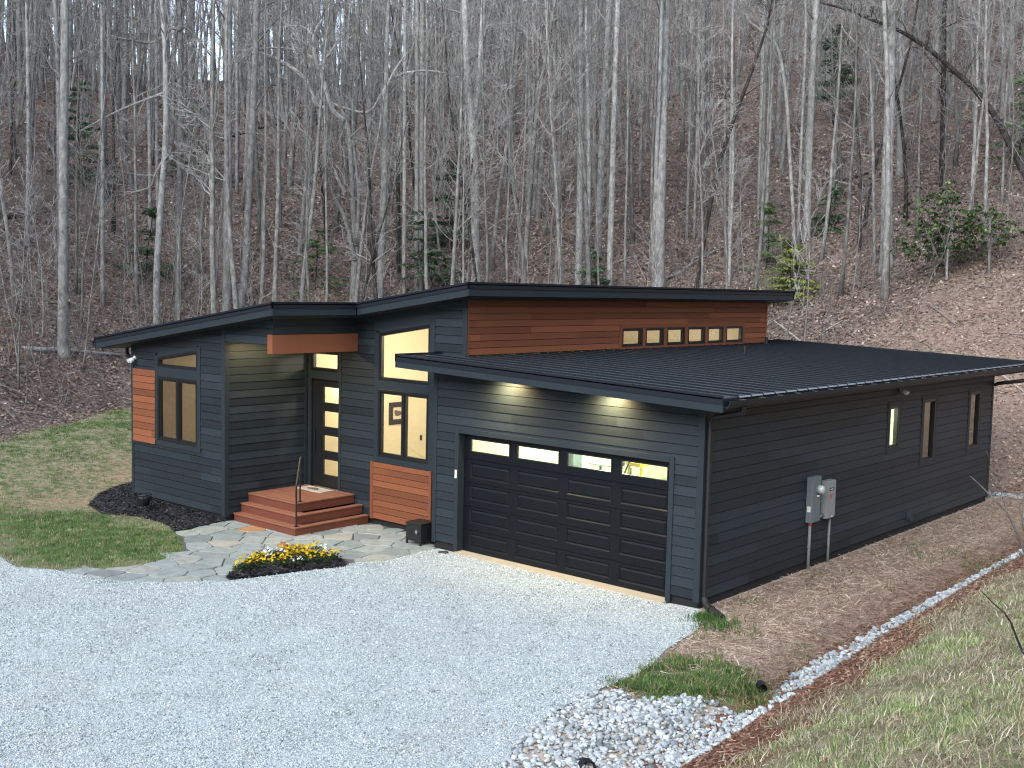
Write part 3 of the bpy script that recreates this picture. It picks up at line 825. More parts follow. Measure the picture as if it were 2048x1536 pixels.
# roofs
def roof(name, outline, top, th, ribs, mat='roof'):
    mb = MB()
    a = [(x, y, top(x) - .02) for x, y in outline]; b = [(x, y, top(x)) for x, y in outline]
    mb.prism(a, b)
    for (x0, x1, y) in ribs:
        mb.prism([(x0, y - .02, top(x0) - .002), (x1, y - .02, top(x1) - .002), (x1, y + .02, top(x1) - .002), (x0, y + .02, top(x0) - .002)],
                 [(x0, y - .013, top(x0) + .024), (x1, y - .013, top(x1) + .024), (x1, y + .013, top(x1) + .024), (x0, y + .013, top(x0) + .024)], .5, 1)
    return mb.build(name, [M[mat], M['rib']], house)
GY0, GY1, GE = -.69, 14.8, 6.96
gout = [(-.43, GY0), (GE, GY0), (GE, GY1), (-.35, GY1), (-.35, 13.0), (CX + .01, 13.0), (CX + .01, MY - .01), (-.43, MY - .01)]
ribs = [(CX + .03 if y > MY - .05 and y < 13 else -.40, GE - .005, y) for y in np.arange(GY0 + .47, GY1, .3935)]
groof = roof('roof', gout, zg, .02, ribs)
mb = MB()                                       # bent hem at the eave, bay by bay
for y0_, y1_ in zip(ribs[:-1], ribs[1:]):
    a_, b_ = y0_[2] + .022, y1_[2] - .022
    mb.poly([(GE + .002, a_, zg(GE) + .004), (GE + .026, a_, zg(GE) - .018), (GE + .026, b_, zg(GE) - .018), (GE + .002, b_, zg(GE) + .004)])
h_ = mb.build('eave_hem', M['hem'], groof)
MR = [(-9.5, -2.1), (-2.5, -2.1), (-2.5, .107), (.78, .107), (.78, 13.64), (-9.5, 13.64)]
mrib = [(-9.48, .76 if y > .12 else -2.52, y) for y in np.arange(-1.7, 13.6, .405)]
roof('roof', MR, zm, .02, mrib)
def edge_boards(name, pts, top, z0, z1, thick, mat, closed=True, inset=0.0):
    """upright boards along a run of roof edge points; thickness goes inward (left of the run)"""
    mb = MB()
    n = len(pts)
    for k in range(n if closed else n - 1):
        (x0, y0), (x1, y1) = pts[k], pts[(k + 1) % n]
        dx, dy = x1 - x0, y1 - y0; L = math.hypot(dx, dy); nx_, ny_ = -dy / L, dx / L; tx, ty = dx / L, dy / L
        A = (x0 + nx_ * inset, y0 + ny_ * inset); B = (x1 + nx_ * inset, y1 + ny_ * inset)
        C = (B[0] + nx_ * thick, B[1] + ny_ * thick); D = (A[0] + nx_ * thick, A[1] + ny_ * thick)
        q = [A, B, C, D]
        mb.prism([(x, y, top(x) + z0) for x, y in q], [(x, y, top(x) + z1) for x, y in q])
    return mb.build(name, M[mat], house, bevel=.003)
# metal edge trim above, painted fascia board below
G_EDGE = [(-.43, MY - .012), (-.43, GY0), (GE, GY0)]
edge_boards('roof_edge_trim', G_EDGE, zg, -.105, .042, .03, 'drip', False)
edge_boards('fascia', G_EDGE, zg, -.23, -.085, .035, 'trim', False, .012)
edge_boards('fascia', [(GE, GY0 + .05), (GE, GY1), (-.35, GY1)], zg, -.21, -.022, .03, 'trim', False, .01)
edge_boards('roof_edge_trim', [(GE, GY1), (-.35, GY1)], zg, -.1, .042, .025, 'drip', False)
M_EDGE = [(-9.5, -2.1), (-2.5, -2.1), (-2.5, .107), (.78, .107), (.78, 13.64), (-9.5, 13.64)]
edge_boards('roof_edge_trim', M_EDGE, zm, -.095, .042, .03, 'drip')
edge_boards('fascia', M_EDGE, zm, -.235, -.08, .035, 'trim', True, .014)
# soffits
mb = MB(); s1 = [(-.4, GY0 + .045), (GE - .04, GY0 + .045), (GE - .04, -.001), (-.4, -.001)]
mb.poly([(x, y, gsof(x)) for x, y in s1]); s1 = [(-.4, -.001), (-.001, -.001), (-.001, MY - .005), (-.4, MY - .005)]; mb.poly([(x, y, gsof(x)) for x, y in s1])
s1 = [(GX1 + .001, -.001), (GE - .04, -.001), (GE - .04, GY1 - .05), (GX1 + .001, GY1 - .05)]; mb.poly([(x, y, gsof(x)) for x, y in s1])
mb.build('soffit', M['soffit'], house)
mb = MB()
for q in ([(-9.45, -2.05), (-2.55, -2.05), (-2.55, LY - .001), (-9.45, LY - .001)], [(-9.45, LY - .001), (LX0 - .001, LY - .001), (LX0 - .001, 13.6), (-9.45, 13.6)],
          [(BX + .04, LY - .001), (-2.55, LY - .001), (-2.55, .15), (BX + .04, .15)], [(BX + .04, .15), (.73, .15), (.73, MY - .001), (BX + .04, MY - .001)], [(CX + .001, MY - .001), (.73, MY - .001), (.73, 13.6), (CX + .001, 13.6)]):
    mb.poly([(x, y, sof(x) + .002) for x, y in q])
mb.build('soffit', M['soffit'], house)
# gutter, downspouts
def gutter(x0, x1, y0, y1, z, sgn):
    mb = MB()
    prof = [(0, 0), (.0, -.10), (.07, -.115), (.115, -.06), (.12, 0), (.108, .0), (.10, -.055), (.065, -.1), (.012, -.09), (.012, 0)]
    mb.prism([(x0 + sgn * a, y0, z + b) for a, b in prof], [(x0 + sgn * a, y1, z + b) for a, b in prof])
    return mb
g = gutter(GE, 0, GY0 + .02, GY1 - .02, zg(GE) - .045, 1).build('gutter', M['drip'], house)
mb = MB()
for y in np.arange(GY0 + .5, GY1, .62): mb.box(GE + .01, GE + .118, y - .012, y + .012, zg(GE) - .05, zg(GE) - .04)
mb.build('gutter_hanger', M['chrome'], g)
gutter(-9.5, 0, -2.08, 13.6, zm(-9.5) - .06, -1).build('gutter', M['drip'], house)
def pipe(name, pts, r, mat='plastic_black'):
    mb = MB(); mb.tube(pts, r, 10); return mb.build(name, M[mat], house, True)
# near corner downspout: gutter outlet back to the wall then down to a splash elbow
mb = MB()
mb.tube([(GE + .05, -.1, 3.47), (GE + .03, -.09, 3.37), (GX1 + .2, -.0, 3.24), (GX1 + .075, .06, 3.16), (GX1 + .07, .065, 3.02), (GX1 + .07, .065, .22), (GX1 + .10, .04, .13)], [.045] * 7, 8)
ds = mb.build('downspout', M['plastic_black'], house)
mb = MB(); mb.tube([(GX1 + .07, .06, .2), (GX1 + .14, .02, .12), (GX1 + .26, -.05, .085), (GX1 + .30, -.07, .08)], [.055, .06, .066, .08], 8)
mb.tube([(GX1 + .28, -.06, .085), (GX1 + .32, -.085, .08), (GX1 + .6, -.22, .05)], [.07, .062, .05], 8); mb.build('spout_extension', M['plastic_black'], ds)
pipe('downspout', [(GE + .06, 14.55, 3.46), (GE + .06, 14.52, 3.28), (GE + .03, 14.48, 3.2), (GX1 + .3, 14.25, 3.12), (GX1 + .08, 14.16, 3.08), (GX1 - .1, 14.16, 2.98), (GX1 - .1, 14.16, .1)], .05)
pipe('downspout', [(-9.56, -1.2, 3.6), (-9.56, -1.2, 3.46), (-9.5, -1.2, 3.38), (-8.75, -1.25, 3.20), (-8.62, -1.28, 3.1), (-8.62, -1.28, .1)], .045)
# vent pipes on the garage roof
for x, y in ((2.33, 8.17), (.5, 12.6)):
    mb = MB(); mb.tube([(x, y, zg(x)), (x, y, zg(x) + .03)], .09, 10); mb.tube([(x, y, zg(x)), (x, y, zg(x) + .2)], .045, 10); mb.build('vent_pipe', M['plastic_black'], house)
# recessed lights
for (x, y, z) in ((2.0, -.33, gsof(2.0) - .004), (4.38, -.33, gsof(4.38) - .004), (-4.0, -.9, 4.172)):
    mb = MB()
    for k in range(12):
        a, b = 2 * math.pi * k / 12, 2 * math.pi * (k + 1) / 12
        mb.poly([(x + .07 * math.cos(t) * r_, y + .07 * math.sin(t) * r_, z - .001) for t, r_ in ((a, 1), (b, 1), (b, .72), (a, .72))])
    rl = mb.build('recessed_light', M['white'], house)
    mb = MB(); mb.poly([(x + .05 * math.cos(2 * math.pi * k / 12), y + .05 * math.sin(2 * math.pi * k / 12), z) for k in range(12)]); mb.build('lamp_lens', M['lamp'], rl)
    ld = bpy.data.lights.new('spot', 'SPOT'); ld.energy = 92 if y > -.5 else 55; ld.spot_size = rad(150 if y > -.5 else 172); ld.spot_blend = 1.0 if y > -.5 else .5; ld.color = (1, .76, .36); ld.shadow_soft_size = .04
    lo_ = bpy.data.objects.new('soffit_lamp', ld); col.objects.link(lo_); lo_.location = (x, y, z - .02)
    if x > 0: lo_.rotation_euler = (rad(30), 0, 0)      # gimbal turned to the wall
# flood lights on walls
def flood(name, x, y, z, dx, dy):
    mb = MB(); mb.tube([(x, y, z), (x + dx * .04, y + dy * .04, z)], .05, 10)
    f_ = mb.build(name, M['white'], house)
    for s_ in (-1, 1):
        ox, oy = -dy * s_ * .05, dx * s_ * .05
        mb = MB(); mb.tube([(x + dx * .04 + ox * .4, y + dy * .04 + oy * .4, z - .01), (x + dx * .10 + ox, y + dy * .10 + oy, z - .04), (x + dx * .17 + ox, y + dy * .17 + oy, z - .08)], [.025, .04, .045], 10); mb.build('lamp_head', M['white'], f_)
    return f_
flood('flood_light', GX1 + .0, 8.0, gsof(GX1) - .17, 1, 0)
flood('flood_light', LX0 + .17, LY, sof(LX0) - .30, 0, -1)
# keypad and dryer vent
mb = MB(); W = FRONT(.0); board(mb, W, rect(DX0 + .0, DX0 + .018, .0, .01), 0, 0)
mb = MB(); mb.box(DX0 - .072, DX0 - .022, -.055, -.03, 1.50, 1.67); kp = mb.build('door_keypad', M['white'], house, bevel=.01)
mb = MB(); mb.prism([(GX1 + .01, 8.66, .28), (GX1 + .01, 8.84, .28), (GX1 + .01, 8.84, .47), (GX1 + .01, 8.66, .47)], [(GX1 + .13, 8.67, .28), (GX1 + .13, 8.83, .28), (GX1 + .03, 8.83, .46), (GX1 + .03, 8.67, .46)]); mb.build('vent_hood', M['trim'], house)

# ------------------------------------------------------------------ rooms behind the glass
def room(x0, x1, y0, y1, z0, top, wm, fm, cm, right=True):
    """plaster box open towards the siding on its y0 side unless front holes are given"""
    t = lin(top); mb = MB()
    mb.poly([(x0, y0, z0), (x0, y1, z0), (x0, y1, t(x0)), (x0, y0, t(x0))]); 
    if right: mb.poly([(x1, y1, z0), (x1, y0, z0), (x1, y0, t(x1)), (x1, y1, t(x1))])
    mb.poly([(x0, y1, z0), (x1, y1, z0), (x1, y1, t(x1)), (x0, y1, t(x0))])
    mb.build('inner_wall', M[wm], house)
    mb = MB(); mb.poly([(x0, y0, z0), (x1, y0, z0), (x1, y1, z0), (x0, y1, z0)]); mb.build('inner_floor', M[fm], house)
    mb = MB(); mb.poly([(x0, y0, t(x0)), (x0, y1, t(x0)), (x1, y1, t(x1)), (x1, y0, t(x1))]); mb.build('inner_ceiling', M[cm], house)
def slab_with_holes(name, W, u0, u1, z0, top, holes, d, mat):
    o = siding(name, W, u0, u1, z0, top, holes, e=9, mat=mat, base=d, lap=0, board=99, gap=0)
    return o
# main room
room(-4.66, CX - .1, MY + .1, 12.8, .55, lambda x: zm(x) - .36, 'inwall', 'infloor', 'inceil', False)
slab_with_holes('inner_wall', WM, -4.70, CX - .1, .5, lambda x: zm(x) - .30, [(CA[0], CA[1], 1.535, lambda u: UP[3](u)), (DOOR[0], DOOR[1], .58, TRS[3])], -.105, 'inwall')
slab_with_holes('inner_wall', SIDE(CX - .02), MY, 12.9, .5, zm(CX) - .3, [(CW[0][0], CW[-1][1], zc0, zc1)], -.085, 'inwall')
# partition across the hall keeps the far half separate
mb = MB(); mb.poly([(-2.9, 5.2, .55), (CX - .12, 5.2, .55), (CX - .12, 5.2, zm(CX) - .37), (-2.9, 5.2, zm(-2.9) - .37)]); mb.build('inner_wall', M['inwall'], house)
# left room
room(LX0 + .12, LX1 - .12, LY + .1, 4.0, .5, lambda x: zm(x) - .36, 'beige', 'infloor', 'beige')
slab_with_holes('inner_wall', WL, LX0 + .05, LX1, .5, lambda x: zm(x) - .30, [(LCA[0], LCA[1], 1.55, lambda u: 3.481 + .1455 * (u + 7.405))], -.105, 'beige')
# garage
room(.12, GX1 - .12, .24, 8.6, .02, 3.2, 'gwall', 'concrete', 'gwall', False)
slab_with_holes('inner_wall', WS, .1, 8.7, .0, 3.25, [(7.47, 8.0, 1.985, 2.915)], -.1, 'gwall')
mb = MB(); W = FRONT(.235)
for p_ in (rect(.1, DX0, 0, 3.2), rect(DX1, GX1 - .1, 0, 3.2), rect(DX0, DX1, DZ, 3.2)): mb.poly([W.pt(u, z) for u, z in p_])
mb.build('inner_wall', M['gwall'], house)
# dim rear room behind the two far side windows
room(GX1 - 3.2, GX1 - .12, 8.8, 13.9, .3, 3.2, 'beige', 'infloor', 'beige', False)
slab_with_holes('inner_wall', WS, 8.75, 13.95, .2, 3.25, [(a, b, c, d) for a, b, c, d in SW[1:]], -.1, 'beige')
def lamp(name, loc, e, c, size=.4):
    ld = bpy.data.lights.new(name, 'AREA'); ld.shape = 'DISK'; ld.size = size; ld.energy = e; ld.color = c
    o = bpy.data.objects.new(name, ld); col.objects.link(o); o.location = loc
    return o
WARM = (1, .93, .74)
def bulb(name, loc, e, c, r=.12):
    ld = bpy.data.lights.new(name, 'POINT'); ld.energy = e; ld.color = c; ld.shadow_soft_size = r
    o = bpy.data.objects.new(name, ld); col.objects.link(o); o.location = loc
bulb('room_lamp', (-1.6, 2.6, 4.0), 125, WARM, .25)
bulb('room_lamp', (-4.35, 1.7, 2.9), 14, (1, .80, .46), .2)
bulb('room_lamp', (-2.2, 9.0, 3.6), 70, WARM, .25)
bulb('room_lamp', (-6.2, 2.6, 3.0), 44, (1, .93, .78), .2)
bulb('room_lamp', (4.6, 11.2, 2.6), 5, (1, .88, .66), .2)
bulb('garage_lamp', (1.9, 3.6, 2.95), 150, (.86, 1, .70), .3); bulb('garage_lamp', (4.4, 3.8, 2.95), 150, (.86, 1, .70), .3)
bulb('garage_lamp', (4.2, 7.2, 2.9), 85, (.9, 1, .72), .3)
# ------------------------------------------------------------------ things around the house
def thing(name, label, cat, loc=(0, 0, 0), group=None): return empty(name, label, cat, loc, group)
def part(mb, name, mat, root, smooth=False, bevel=0):
    """mesh given in world coordinates -> child of root"""
    L = root.location
    mb.v = [(x - L[0], y - L[1], z - L[2]) for x, y, z in mb.v]
    return mb.build(name, M[mat], root, smooth, bevel)
def subpart(mb, name, mat, root, parent, smooth=False):
    o = part(mb, name, mat, root, smooth); o.parent = parent; return o

# wooden steps with handrail
st = thing('wooden_steps', 'reddish brown wooden corner steps with a thin black handrail at the front door', 'steps', (-3.7, -.4, 0))
tiers = [(-2.585, -1.43, .0, .20), (-2.79, -1.245, .20, .40), (-3.06, -1.05, .40, .60)]
xl = LX1 + .03; yb = MY - .035
for k, (xr, yf, z0, z1) in enumerate(tiers):
    mb = MB(); mb.box(xl, xr, yf + .0, yf + .022, z0, z1 - .028, .3); mb.box(xr - .022, xr, yf + .022, yb, z0, z1 - .028, .45); part(mb, 'riser', 'deck', st)
    mb = MB()
    if k < 2:
        q = .30
        mb.box(xl, xr + .025, yf - .025, yf + q / 2 - .003, z1 - .028, z1, .35 + .2 * k); mb.box(xl, xr - .13, yf + q / 2, yf + q, z1 - .028, z1, .6)
        mb.box(xr - .13, xr + .025, yf + q / 2 + .0, yb, z1 - .028, z1, .5)
        part(mb, 'tread', 'tread', st, bevel=.004)
    else:
        y = yf - .025; i = 0
        while y < yb - .02:
            y2 = min(y + .14, yb); mb.box(xl, xr + .025, y, y2 - .005, z1 - .028, z1, .3 + .45 * ((i * 7) % 5) / 5); y += .14; i += 1
        part(mb, 'landing', 'tread', st, bevel=.004)
hr = MB(); lo_, hi_ = (-2.665, -1.345), (-3.125, -.885)
hr.tube([(*lo_, .2), (*lo_, 1.08)], .018, 8); hr.tube([(*lo_, .2), (*lo_, .212)], .05, 10); hr.tube([(*hi_, .6), (*hi_, 1.52)], .018, 8); hr.tube([(*hi_, .6), (*hi_, .612)], .05, 10)
hr.tube([(lo_[0] + .05, lo_[1] - .05, .84), (lo_[0] + .02, lo_[1] - .02, 1.06), (lo_[0], lo_[1], 1.1), (hi_[0], hi_[1], 1.55), (hi_[0] - .06, hi_[1] + .06, 1.56)], [.016, .018, .02, .02, .018], 8)
part(hr, 'handrail', 'black', st)

# door mat
mb = MB(); mb.box(-4.50, -3.63, .05, .46, .601, .616)
dm = mb.build('door_mat', M['mat'], bevel=.004); tag(dm, 'pale printed door mat on the landing before the black front door', 'door mat')
mb = MB(); mb.tube([(-4.25, .2, .6165), (-4.05, .33, .6165), (-3.9, .2, .6165)], .02, 4); mb.box(-4.2, -3.95, .18, .34, .6162, .6172)
pm = mb.build('print', M['ink'], dm)

# black box on legs
bx = thing('storage_box', 'small black metal box on short legs with a silver knob beside the garage corner', 'box', (-.33, .0, .02))
x0, x1, y0, y1 = -.56, -.13, -.2, .2
mb = MB(); mb.box(x0, x1, y0, y1, .10, .445); part(mb, 'body', 'black', bx, bevel=.008)
mb = MB(); mb.box(x0 - .012, x1 + .012, y0 - .012, y1 + .012, .447, .478); part(mb, 'lid', 'black', bx, bevel=.008)
for a, b in ((x0, y0), (x1 - .035, y0), (x0, y1 - .035), (x1 - .035, y1 - .035)):
    mb = MB(); mb.box(a, a + .035, b, b + .035, .022, .10); part(mb, 'leg', 'black', bx)
mb = MB(); mb.tube([(-.24, y0 - .001, .315), (-.24, y0 - .03, .315)], .028, 12); mb.tube([(-.21, y0 - .03, .295), (-.21, y0 - .05, .295)], .024, 12); part(mb, 'knob', 'chrome', bx)
mb = MB(); mb.box(x0 + .03, x1 - .03, y0 - .006, y0 - .0005, .13, .42); part(mb, 'door', 'black', bx, bevel=.003)

# plant stand in the mulch
ps = thing('plant_stand', 'small black wire plant stand holding a dark pot in the black mulch', 'plant stand', (-6.77, -2.4, .06))
mb = MB()
for a in range(4):
    t = math.pi / 4 + a * math.pi / 2; mb.tube([(-6.77 + .16 * math.cos(t), -2.4 + .16 * math.sin(t), .03), (-6.77 + .15 * math.cos(t), -2.4 + .15 * math.sin(t), .46)], .011, 6)
for z in (.18, .45):
    p = [(-6.77 + .155 * math.cos(t), -2.4 + .155 * math.sin(t), z) for t in np.linspace(0, 2 * math.pi, 17)]; mb.tube(p, .009, 5)
part(mb, 'frame', 'black', ps)
mb = MB(); mb.tube([(-6.77, -2.4, .19), (-6.77, -2.4, .22), (-6.77, -2.4, .36), (-6.77, -2.4, .40), (-6.77, -2.4, .40)], [.07, .10, .135, .14, .10], 16); part(mb, 'pot', 'plastic_black', ps, True)

# electric meter and its neighbour
em = thing('electric_meter', 'grey electric meter box with a glass dome on the long dark side wall', 'meter box', (GX1, 3.9, .03))
wx = GX1 + .018
mb = MB(); mb.box(wx, wx + .12, 3.72, 4.09, .94, 1.815); part(mb, 'housing', 'greybox', em, bevel=.008)
mb = MB(); mb.box(wx + .118, wx + .126, 3.735, 4.075, 1.02, 1.80); part(mb, 'cover', 'greybox', em, bevel=.003)
mb = MB(); mb.tube([(wx + .12, 3.93, 1.575), (wx + .15, 3.93, 1.575), (wx + .151, 3.93, 1.575)], [.095, .095, .08], 18); part(mb, 'ring', 'greybox', em, True)
mb = MB(); mb.tube([(wx + .15, 3.93, 1.575), (wx + .21, 3.93, 1.575), (wx + .25, 3.93, 1.575), (wx + .262, 3.93, 1.575)], [.083, .08, .07, .04], 18); part(mb, 'meter', 'glassdome', em, True)
mb = MB(); mb.box(wx + .126, wx + .15, 3.92, 3.97, 1.43, 1.46); part(mb, 'seal', 'white', em)
mb = MB(); mb.box(wx + .03, wx + .10, 3.716, 3.7195, 1.15, 1.26); part(mb, 'notice', 'white', em)
mb = MB(); mb.box(wx + .1262, wx + .1275, 3.88, 3.91, 1.29, 1.33); part(mb, 'sticker', 'red', em)
mb = MB(); mb.tube([(wx + .045, 3.83, .94), (wx + .045, 3.83, -.1)], .03, 10); mb.tube([(wx + .045, 3.83, .44), (wx + .045, 3.83, .47)], .034, 10); part(mb, 'conduit', 'pvc', em, True)
mb = MB(); mb.tube([(wx + .045, 3.83, .87), (wx + .045, 3.83, .94)], .033, 10); part(mb, 'collar', 'red', em, True)
eb = thing('breaker_box', 'pale grey breaker box with a black plate and red sticker beside the meter', 'breaker box', (GX1, 4.52, .03))
mb = MB(); mb.box(wx, wx + .13, 4.35, 4.69, .935, 1.675); part(mb, 'housing', 'palebox', eb, bevel=.008)
mb = MB(); mb.box(wx + .128, wx + .137, 4.345, 4.695, .96, 1.66); part(mb, 'door', 'palebox', eb, bevel=.003)
mb = MB(); mb.box(wx + .137, wx + .139, 4.42, 4.62, 1.475, 1.535); pl = part(mb, 'plate', 'black', eb)
mb = MB(); mb.box(wx + .139, wx + .1395, 4.46, 4.575, 1.495, 1.515); subpart(mb, 'lettering', 'white', eb, pl)
mb = MB(); mb.box(wx + .137, wx + .139, 4.44, 4.475, 1.33, 1.405); mb.box(wx + .137, wx + .139, 4.485, 4.555, 1.325, 1.41); part(mb, 'sticker', 'red', eb)
mb = MB(); mb.box(wx + .137, wx + .15, 4.54, 4.58, .955, .98); part(mb, 'latch', 'white', eb)
mb = MB(); mb.tube([(wx + .05, 4.66, .935), (wx + .05, 4.655, -.1)], .026, 10); mb.tube([(wx + .05, 4.655, .55), (wx + .05, 4.655, .58)], .03, 10); part(mb, 'conduit', 'pvc', eb, True)
mb = MB(); mb.tube([(wx + .06, 4.09, 1.0), (wx + .06, 4.35, 1.0)], .03, 10); part(mb, 'coupling', 'pvc', eb, True)

# things seen through the windows
pf = thing('picture_frame', 'dark framed print hanging on the cream wall behind the tall window', 'picture', (-4.655, 3.35, 1.8))
mb = MB(); W = Wall((-4.655, 0, 0), (0, 1, 0), (1, 0, 0)); ring(mb, W, rect(3.06, 3.66, 1.80, 2.36), rect(3.19, 3.53, 1.93, 2.23), .02, 0); part(mb, 'frame', 'black', pf)
mb = MB(); mb.poly([W.pt(*q, .006) for q in rect(3.18, 3.54, 1.92, 2.24)]); part(mb, 'print', 'paper', pf)
mb = MB(); mb.poly([W.pt(*q, .008) for q in [(3.24, 2.10), (3.27, 2.02), (3.36, 2.0), (3.46, 2.03), (3.49, 2.10), (3.42, 2.13), (3.33, 2.15), (3.25, 2.16)]]); part(mb, 'drawing', 'ink', pf)
th = MB(); th.box(-4.655, -4.635, 4.145, 4.21, 1.32, 1.455); tag(th.build('thermostat', M['black'], bevel=.003), 'small dark switch on the cream wall behind the right casement', 'thermostat')
ld = thing('step_ladder', 'yellow step ladder standing inside the lit garage', 'ladder', (2.6, 3.3, .03))
mb = MB()
for s_ in (-.22, .22): mb.tube([(2.6 + s_, 3.0, .03), (2.6 + s_ * .7, 3.35, 1.66)], .03, 6)
part(mb, 'rail', 'yellow', ld)
mb = MB(); mb.box(2.42, 2.78, 3.25, 3.55, 1.62, 1.70); part(mb, 'top', 'yellow', ld)
mb = MB()
for k in range(1, 6): mb.box(2.4 + k * .01, 2.8 - k * .01, 2.97 + k * .05, 3.07 + k * .05, k * .28, k * .28 + .025)
part(mb, 'step', 'chrome', ld)
wb = thing('waste_basket', 'dark grey tapered bin on a high garage shelf', 'bin', (2.06, 3.5, 1.56))
mb = MB(); mb.tube([(2.06, 3.5, 1.56), (2.06, 3.5, 1.57), (2.06, 3.5, 2.0)], [.1, .13, .16], 14); part(mb, 'body', 'ink', wb, True)
sh = thing('shelf', 'white garage shelf seen through the garage door lights', 'shelf', (2.0, 3.5, .03))
mb = MB(); mb.box(1.4, 2.3, 3.3, 3.7, 1.52, 1.555); part(mb, 'board', 'white', sh)
for x in (1.45, 2.25):
    mb = MB(); mb.box(x - .02, x + .02, 3.65, 3.7, .03, 1.52); part(mb, 'leg', 'greybox', sh)
cb = MB(); cb.box(.16, .6, 3.8, 4.12, .03, 2.0); tag(cb.build('cabinet', M['greybox'], bevel=.01), 'tall grey green cabinet against the left wall of the lit garage', 'cabinet')

pm_ = MB(); pm_.tube([(2.45, 2.95, 1.2), (2.9, 2.9, 2.1)], .018, 6); pm_.tube([(2.2, 3.0, .04), (2.45, 2.95, 1.2)], .018, 6); tag(pm_.build('pole', M['plastic_black']), 'dark pole leaning by the ladder inside the lit garage', 'pole')
# drain pipes
def drain(label, c, d, r, L):
    o = thing('drain_pipe', label, 'drain pipe', c)
    d = Vector(d).normalized(); a = Vector(c)
    mb = MB()
    n = 20
    for k in range(14):
        p0 = a - d * (L * k / 14); p1 = a - d * (L * (k + .55) / 14); p2 = a - d * (L * (k + 1) / 14)
        mb.tube([p0, p1, p2], [r, r * 1.09, r], n, False)
    part(mb, 'pipe', 'plastic_black', o, True)
    mb = MB(); mb.tube([a, a - d * .25, a - d * .3], [r * .9, r * .86, .004], n, False); part(mb, 'bore', 'black', o, True)
    return o
drain('black corrugated drain pipe end under the grass patch edge', (8.83, -2.55, .0), (.62, -.77, .1), .055, .22)
drain('black drain pipe end among pale rocks at the bottom edge', (8.70, -6.22, .02), (.75, -.62, .2), .085, .14)
mb = MB(); mb.tube([(.52, -.33, .035), (.68, -.26, .05), (.70, -.25, .05)], [.035, .04, .02], 8)
tag(mb.build('spot_light', M['plastic_black']), 'small black fitting lying in the gravel by the garage corner', 'fitting')

# ------------------------------------------------------------------ scattered stuff
def normals(x, y, e=.15):
    gx_ = (height(x + e, y) - height(x - e, y)) / (2 * e); gy_ = (height(x, y + e) - height(x, y - e)) / (2 * e)
    n = np.stack([-gx_, -gy_, np.ones_like(gx_)], -1); return n / np.linalg.norm(n, axis=1)[:, None]
def align(n, R):
    up_ = n; a = np.cross(np.tile([0., 1, 0], (len(n), 1)), up_); a /= np.linalg.norm(a, axis=1)[:, None]; b = np.cross(up_, a)
    B = np.stack([a, b, up_], -1)
    return B @ R
def place(x, y, dz): return np.stack([x, y, height(x, y) + dz], -1)
def pal(cols, n, jit=.18, p=None):
    c = np.array(cols)[RNG.choice(len(cols), n, p=p)]
    return np.clip(c * (1 + RNG.normal(0, jit, (n, 1))), .004, 1)
def in_poly_pts(poly, n, margin=0.0, extra=None):
    xs = [p[0] for p in poly]; ys = [p[1] for p in poly]
    x = RNG.uniform(min(xs), max(xs), n); y = RNG.uniform(min(ys), max(ys), n)
    k = sdist(poly, x, y) > margin
    return x[k], y[k]
def in_view(x, y, pad=120):
    P = place(x, y, .0) - CAM
    zc = P @ fw; u = 1024 + F_PX * (P @ rt) / zc; w_ = 768 - F_PX * (P @ up) / zc
    return (zc > 1) & (u > -pad) & (u < 2048 + pad) & (w_ > -pad) & (w_ < 1536 + pad * 2)
leaf_t = [(-.5, -.32, .12), (.5, -.36, .0), (.55, .34, .14), (-.5, .3, -.02)]
leaf_f = [(0, 1, 2, 3)]
octa = [(1, 0, 0), (0, 1, .1), (-1, .1, 0), (.1, -1, -.1), (0, .1, 1), (0, 0, -1)]
octa_f = [(0, 1, 4), (1, 2, 4), (2, 3, 4), (3, 0, 4), (1, 0, 5), (2, 1, 5), (3, 2, 5), (0, 3, 5)]
bm = bmesh.new(); bmesh.ops.create_icosphere(bm, subdivisions=2, radius=1)
ico_v0 = np.array([v.co[:] for v in bm.verts]); ico_f = [[v.index for v in f.verts] for f in bm.faces]; bm.free()
def rockform(seed):
    r = np.random.default_rng(seed); v = ico_v0.copy()
    for k in range(7):
        n = r.normal(size=3); n /= np.linalg.norm(n); c = r.uniform(.55, .85)
        d = v @ n; v = v - np.maximum(d - c, 0)[:, None] * n
    return v
def rnd_rot(n, tilt=3.2): return rot_zxy(RNG.uniform(0, 6.283, n), RNG.uniform(-tilt, tilt, n), RNG.uniform(-tilt, tilt, n))

# gravel stones
vis = [(-7.4, -8.15), (-4.91, -6.5)] + GRAVEL[2:-5] + [(9.0, -7.8), (4.3, -12.2), (-2, -12.2)]
x, y = in_poly_pts(vis, 190000, .0); x = x + RNG.normal(0, .035, len(x)); y = y + RNG.normal(0, .035, len(x)); k = in_view(x, y, 330) & ~((y > -.11) & (x > .2) & (x < 6.4)); x, y = x[k], y[k]
n = len(x); s = RNG.uniform(.008, .0185, n) * (1 + .5 * (RNG.random(n) < .06))
zb_ = .028 + .03 * (fbm(x * .9, y * .9, 44) - .5)
cc = pal([(.38, .43, .44), (.50, .56, .565), (.64, .70, .705), (.80, .86, .86), (.24, .27, .28), (.50, .49, .46)], n, .1, [.24, .27, .22, .13, .09, .05])
fade = sstep(.55, .85, fbm(x * .5, y * .5, 77))[:, None] * .25
cc = cc * (1 - fade) + np.array([.36, .33, .29]) * fade
gs = link('gravel', scatter('gravel', octa, octa_f, place(x, y, zb_ + s * .25), rnd_rot(n), np.stack([s, s * RNG.uniform(.6, 1, n), s * RNG.uniform(.5, .8, n)], -1), cc), M['stone'])
tag(gs, 'loose pale blue grey gravel covering the driveway', 'gravel', kind='stuff')
